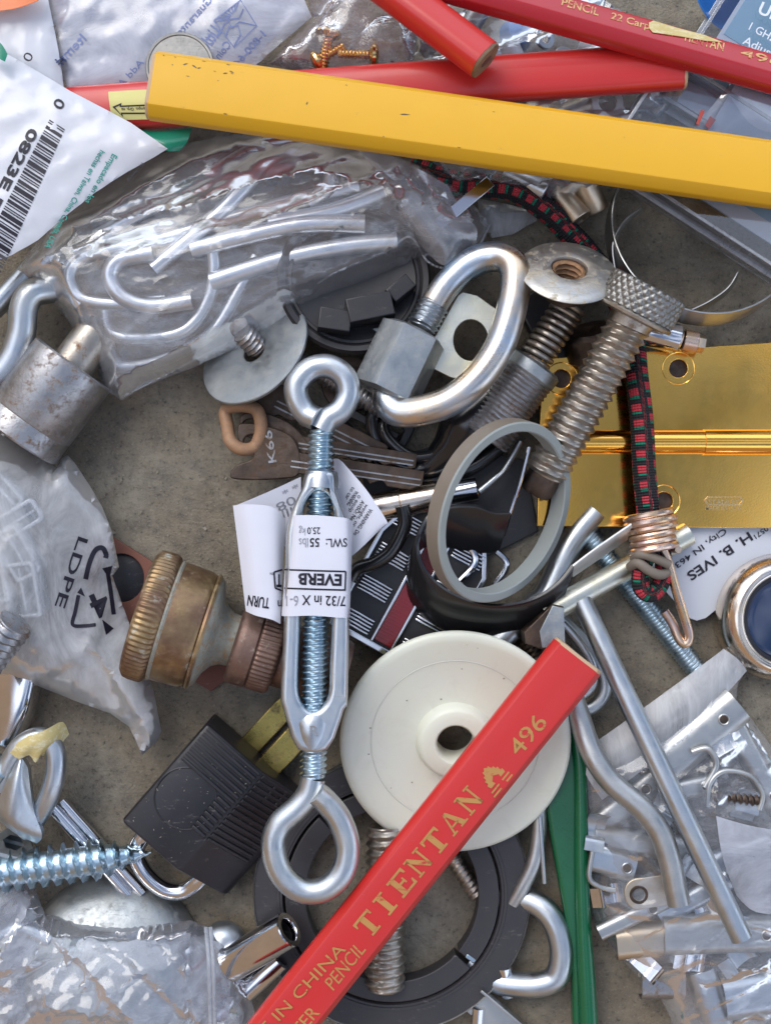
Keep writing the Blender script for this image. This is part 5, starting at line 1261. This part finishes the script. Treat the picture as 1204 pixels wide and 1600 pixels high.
for k, dx in enumerate((0, 7)): P('zip_strip', tube(PP([(322+dx,1448,104),(326+dx,1500,112),(328+dx,1560,114),(330+dx,1640,112)]), 3, 8, 10), 'seam', t)
# ================================================================ right bag of brackets
def channel(lb, x, y, z, a, L, w, h, mat='galv', hole=True, tilt=0, roll=0, th=3):
    t = T('steel_bracket', lb, 'bracket', x, y, z, group='steel brackets in the right bag'); M = F(x, y, z, a, tilt, roll)
    n = 6; cr = min(w*.36, h*.7); sec = [(-w/2, 0)]
    for i in range(n+1): q = math.radians(180-90*i/n); sec.append((-w/2+cr+cr*math.cos(q), h-cr+cr*math.sin(q)))
    for i in range(n+1): q = math.radians(90-90*i/n); sec.append((w/2-cr+cr*math.cos(q), h-cr+cr*math.sin(q)))
    sec.append((w/2, 0)); ins = [(-w/2+th if y_ < 0 else y_*(w-2*th)/w, z_*(h-th)/h) for y_, z_ in sec]
    ins = [(yy*(w-2*th)/w, zz*(h-th)/h) for yy, zz in sec]
    ring = sec+ins[::-1]; m = len(ring); g = G()
    for X in (-L/2, L/2): g.v += [M @ Vector((X, yy, zz)) for yy, zz in ring]
    g.f = [(j, (j+1) % m, m+(j+1) % m, m+j) for j in range(m)]
    k = len(sec)
    for b in (0, m):
        for j in range(k-1): g.f.append(tuple(b+q for q in (j, j+1, m-2-j, m-1-j)))
    P('channel', g, mat, t)
    if hole: 
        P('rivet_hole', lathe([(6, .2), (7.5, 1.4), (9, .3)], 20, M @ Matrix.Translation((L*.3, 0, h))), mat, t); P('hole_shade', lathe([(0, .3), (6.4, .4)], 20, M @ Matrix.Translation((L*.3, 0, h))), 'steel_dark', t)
channel('wide pale bracket under the top of the right bag', 1080, 1150, 36, 40, 165, 66, 40)
channel('bracket lying level under the end of the long rod', 1130, 1455, 52, 2, 190, 60, 26)
channel('rosy bracket left of the long rod end', 1010, 1465, 46, 6, 100, 52, 26, 'galv_warm')
channel('bright bracket at the bottom right corner', 1190, 1545, 40, 8, 130, 70, 34, 'zinc')
channel('small zinc bracket beside the green handle', 955, 1345, 50, -15, 66, 46, 22, 'zinc')
channel('dull bracket crossing behind the bent rod', 1000, 1315, 36, -8, 150, 40, 24, 'galv')
channel('bracket at an angle in the middle of the right bag', 1080, 1400, 40, 30, 120, 36, 22, 'zinc')
channel('narrow bracket below the tan eyelet plate', 985, 1430, 60, 26, 110, 26, 16, 'galv')
channel('pale bracket under the right edge of the bag', 1180, 1200, 40, -62, 150, 34, 20, 'galv')
channel('small upright bracket near the top of the right bag', 1070, 1230, 44, 12, 90, 34, 20, 'galv', True)
channel('open ended bracket low in the right bag', 1030, 1530, 30, 0, 66, 50, 30, 'steel_dull', False)
channel('bracket standing on edge beneath the bag', 1105, 1560, 30, -72, 110, 46, 34, 'zinc', False)
channel('long bracket crossing under the bent rod', 978, 1250, 24, 40, 110, 44, 22, 'galv')
channel('bracket in the middle with a rubbed face', 1160, 1330, 30, 20, 130, 44, 26, 'zinc')
rnd = random.Random(41)
for i, (lb, x, y, a) in enumerate([('curled clip beside the eyelet plate', 945, 1400, 10), ('curled clip between the two rods', 1040, 1260, 60), ('curled clip right of the bent rod end', 1085, 1360, -30), ('curled clip above the level bracket', 1110, 1415, 20), ('curled clip by the round wire hook', 1120, 1150, -60), ('curled clip under the top corner of the bag', 1165, 1260, 75), ('curled clip near the bottom edge of the bag', 1075, 1500, -10), ('curled clip at the lower right of the bag', 1150, 1500, 35), ('curled clip next to the green handle', 930, 1300, 80), ('curled clip low beside the dark floor', 1000, 1500, -40), ('curled clip at the right edge mid height', 1190, 1390, 50), ('curled clip beneath the pale blue sheet', 1150, 1440, -20)]):
    M = F(x, y, 52+rnd.uniform(0, 14), a); w = rnd.uniform(13, 20); L = rnd.uniform(40, 60); g = G(); pr = []
    for k in range(20):
        u = k/19; pr.append((L*(u-.5)+(8*math.sin(u*9)), 9*math.sin(u*5.5+i)+(14*(u-.75)*4 if u > .75 else 0)))
    for k, (X, Z) in enumerate(pr):
        g.v += [M @ Vector((X, -w, Z)), M @ Vector((X, w, Z)), M @ Vector((X, w, Z-2.4)), M @ Vector((X, -w, Z-2.4))]
    for k in range(19):
        for j in range(4): g.f.append((k*4+j, k*4+(j+1) % 4, k*4+4+(j+1) % 4, k*4+4+j))
    g.f += [(3, 2, 1, 0), (76, 77, 78, 79)]
    O('spring_clip', lb, 'clip', g, 'chrome' if i % 3 == 0 else 'zinc', group='spring clips in the right bag', ang=50)
t = T('eyelet_plate', 'tan metal plate with a rolled eyelet in the right bag', 'plate', 1000, 1393, 70)
M = F(1006, 1394, 82, 8)
P('plate_face', plate([rrect(-30, -24, 50, 22, 20), circ(-9, -2, 9, 24)], 4, 1.2, M), 'galv_warm', t)
P('eyelet', lathe([(9, 0), (10, 4), (13, 4.5), (14, 2)], 32, M @ Matrix.Translation((-9, -2, 0))), 'steel_dark', t)
for i, (lb, p, r) in enumerate([('bent wire clip near the right edge of the bag', [(1105,1260,84),(1108,1225,86),(1130,1205,86),(1170,1212,86),(1190,1240,86),(1185,1265,84)], 4), ('wire clip lying low in the middle of the right bag', [(925,1330,76),(920,1370,76),(935,1385,76),(960,1392,74)], 4), ('round wire hook at the upper part of the right bag', [(1080,1175,80),(1105,1170,84),(1118,1195,84),(1100,1230,82)], 5)]):
    O('wire_clip', lb, 'wire clip', tube(PP(p), r, 8, 12), 'galv', group='wire clips in the right bag')
O('dark_fastener', 'cluster of small dark metal links in the right bag', 'fastener', thread(W(1110, 1243, 78), W(1188, 1252, 78), 10, 9, 4, 12), 'steel_dark')
O('inner_paper', 'pale blue plastic sheet inside the right bag', 'sheet', sheet([[(1118,1275,96),(1170,1290,100),(1230,1300,96)],[(1128,1340,98),(1180,1350,104),(1240,1350,98)],[(1150,1400,92),(1180,1425,94),(1240,1430,92)]], 1.5), 'film_printed')
t = T('bag_of_brackets', 'clear plastic bag of steel brackets at the lower right', 'plastic bag', 1080, 1330, 20)
ol = [(1130,1013),(1152,1028),(1166,1046),(1152,1070),(1148,1096),(1170,1120),(1204,1165),(1270,1240),(1270,1660),(1060,1660),(1046,1590),(1028,1552),(1000,1532),(968,1495),(935,1452),(918,1420),(916,1360),(912,1300),(900,1240),(884,1200),(940,1152),(1020,1098),(1080,1052)]
RF = [([(930,1160),(1040,1085),(1140,1025)],6,12),([(940,1185),(1040,1115),(1130,1060)],5,12),([(1000,1195),(1080,1130),(1130,1080)],6,14),([(1150,1095),(1110,1190),(1105,1260),(1160,1275),(1230,1300)],8,16),([(930,1400),(1010,1420),(1100,1410),(1204,1440)],6,22),([(1000,1530),(1080,1480),(1204,1500)],6,20),([(1060,1590),(1090,1520),(1180,1490)],6,18),([(1200,1180),(1170,1130),(1150,1095)],5,12),([(920,1300),(1000,1330),(1080,1400)],5,20)]
P('film', bag(ol, 34, 28, 31, 6, 3, 38, 2.6, .6, lambda x, y: 10+20*max(0, min(1, (y-1080)/200)), 40, 1.5, cell=100., folds=RF), 'film_right', t, 40)
P('folded_top', sheet([[(1130,1014,60),(1152,1030,64),(1166,1048,56)],[(1060,1066,60),(1080,1100,72),(1100,1120,66)],[(980,1124,56),(1000,1160,72),(1020,1190,66)],[(900,1180,50),(920,1220,64),(940,1250,60)]], 1.2), 'film_milky', t)
# grit scattered on the slab
rnd = random.Random(77); g = G()
for i in range(620):
    x, y = rnd.uniform(90, 420), rnd.uniform(560, 1330)
    if i % 3 == 0: x, y = rnd.uniform(420, 1160), rnd.uniform(380, 1600)
    s = .45+rnd.random()**4*2.4; g.add(box(-s, -s*.7, 0, s, s*.7, s, .2, F(x, y, 0, rnd.uniform(0, 180))))
O('grit', 'fine grit scattered on the bare slab', 'grit', g, 'debris', kind='stuff')
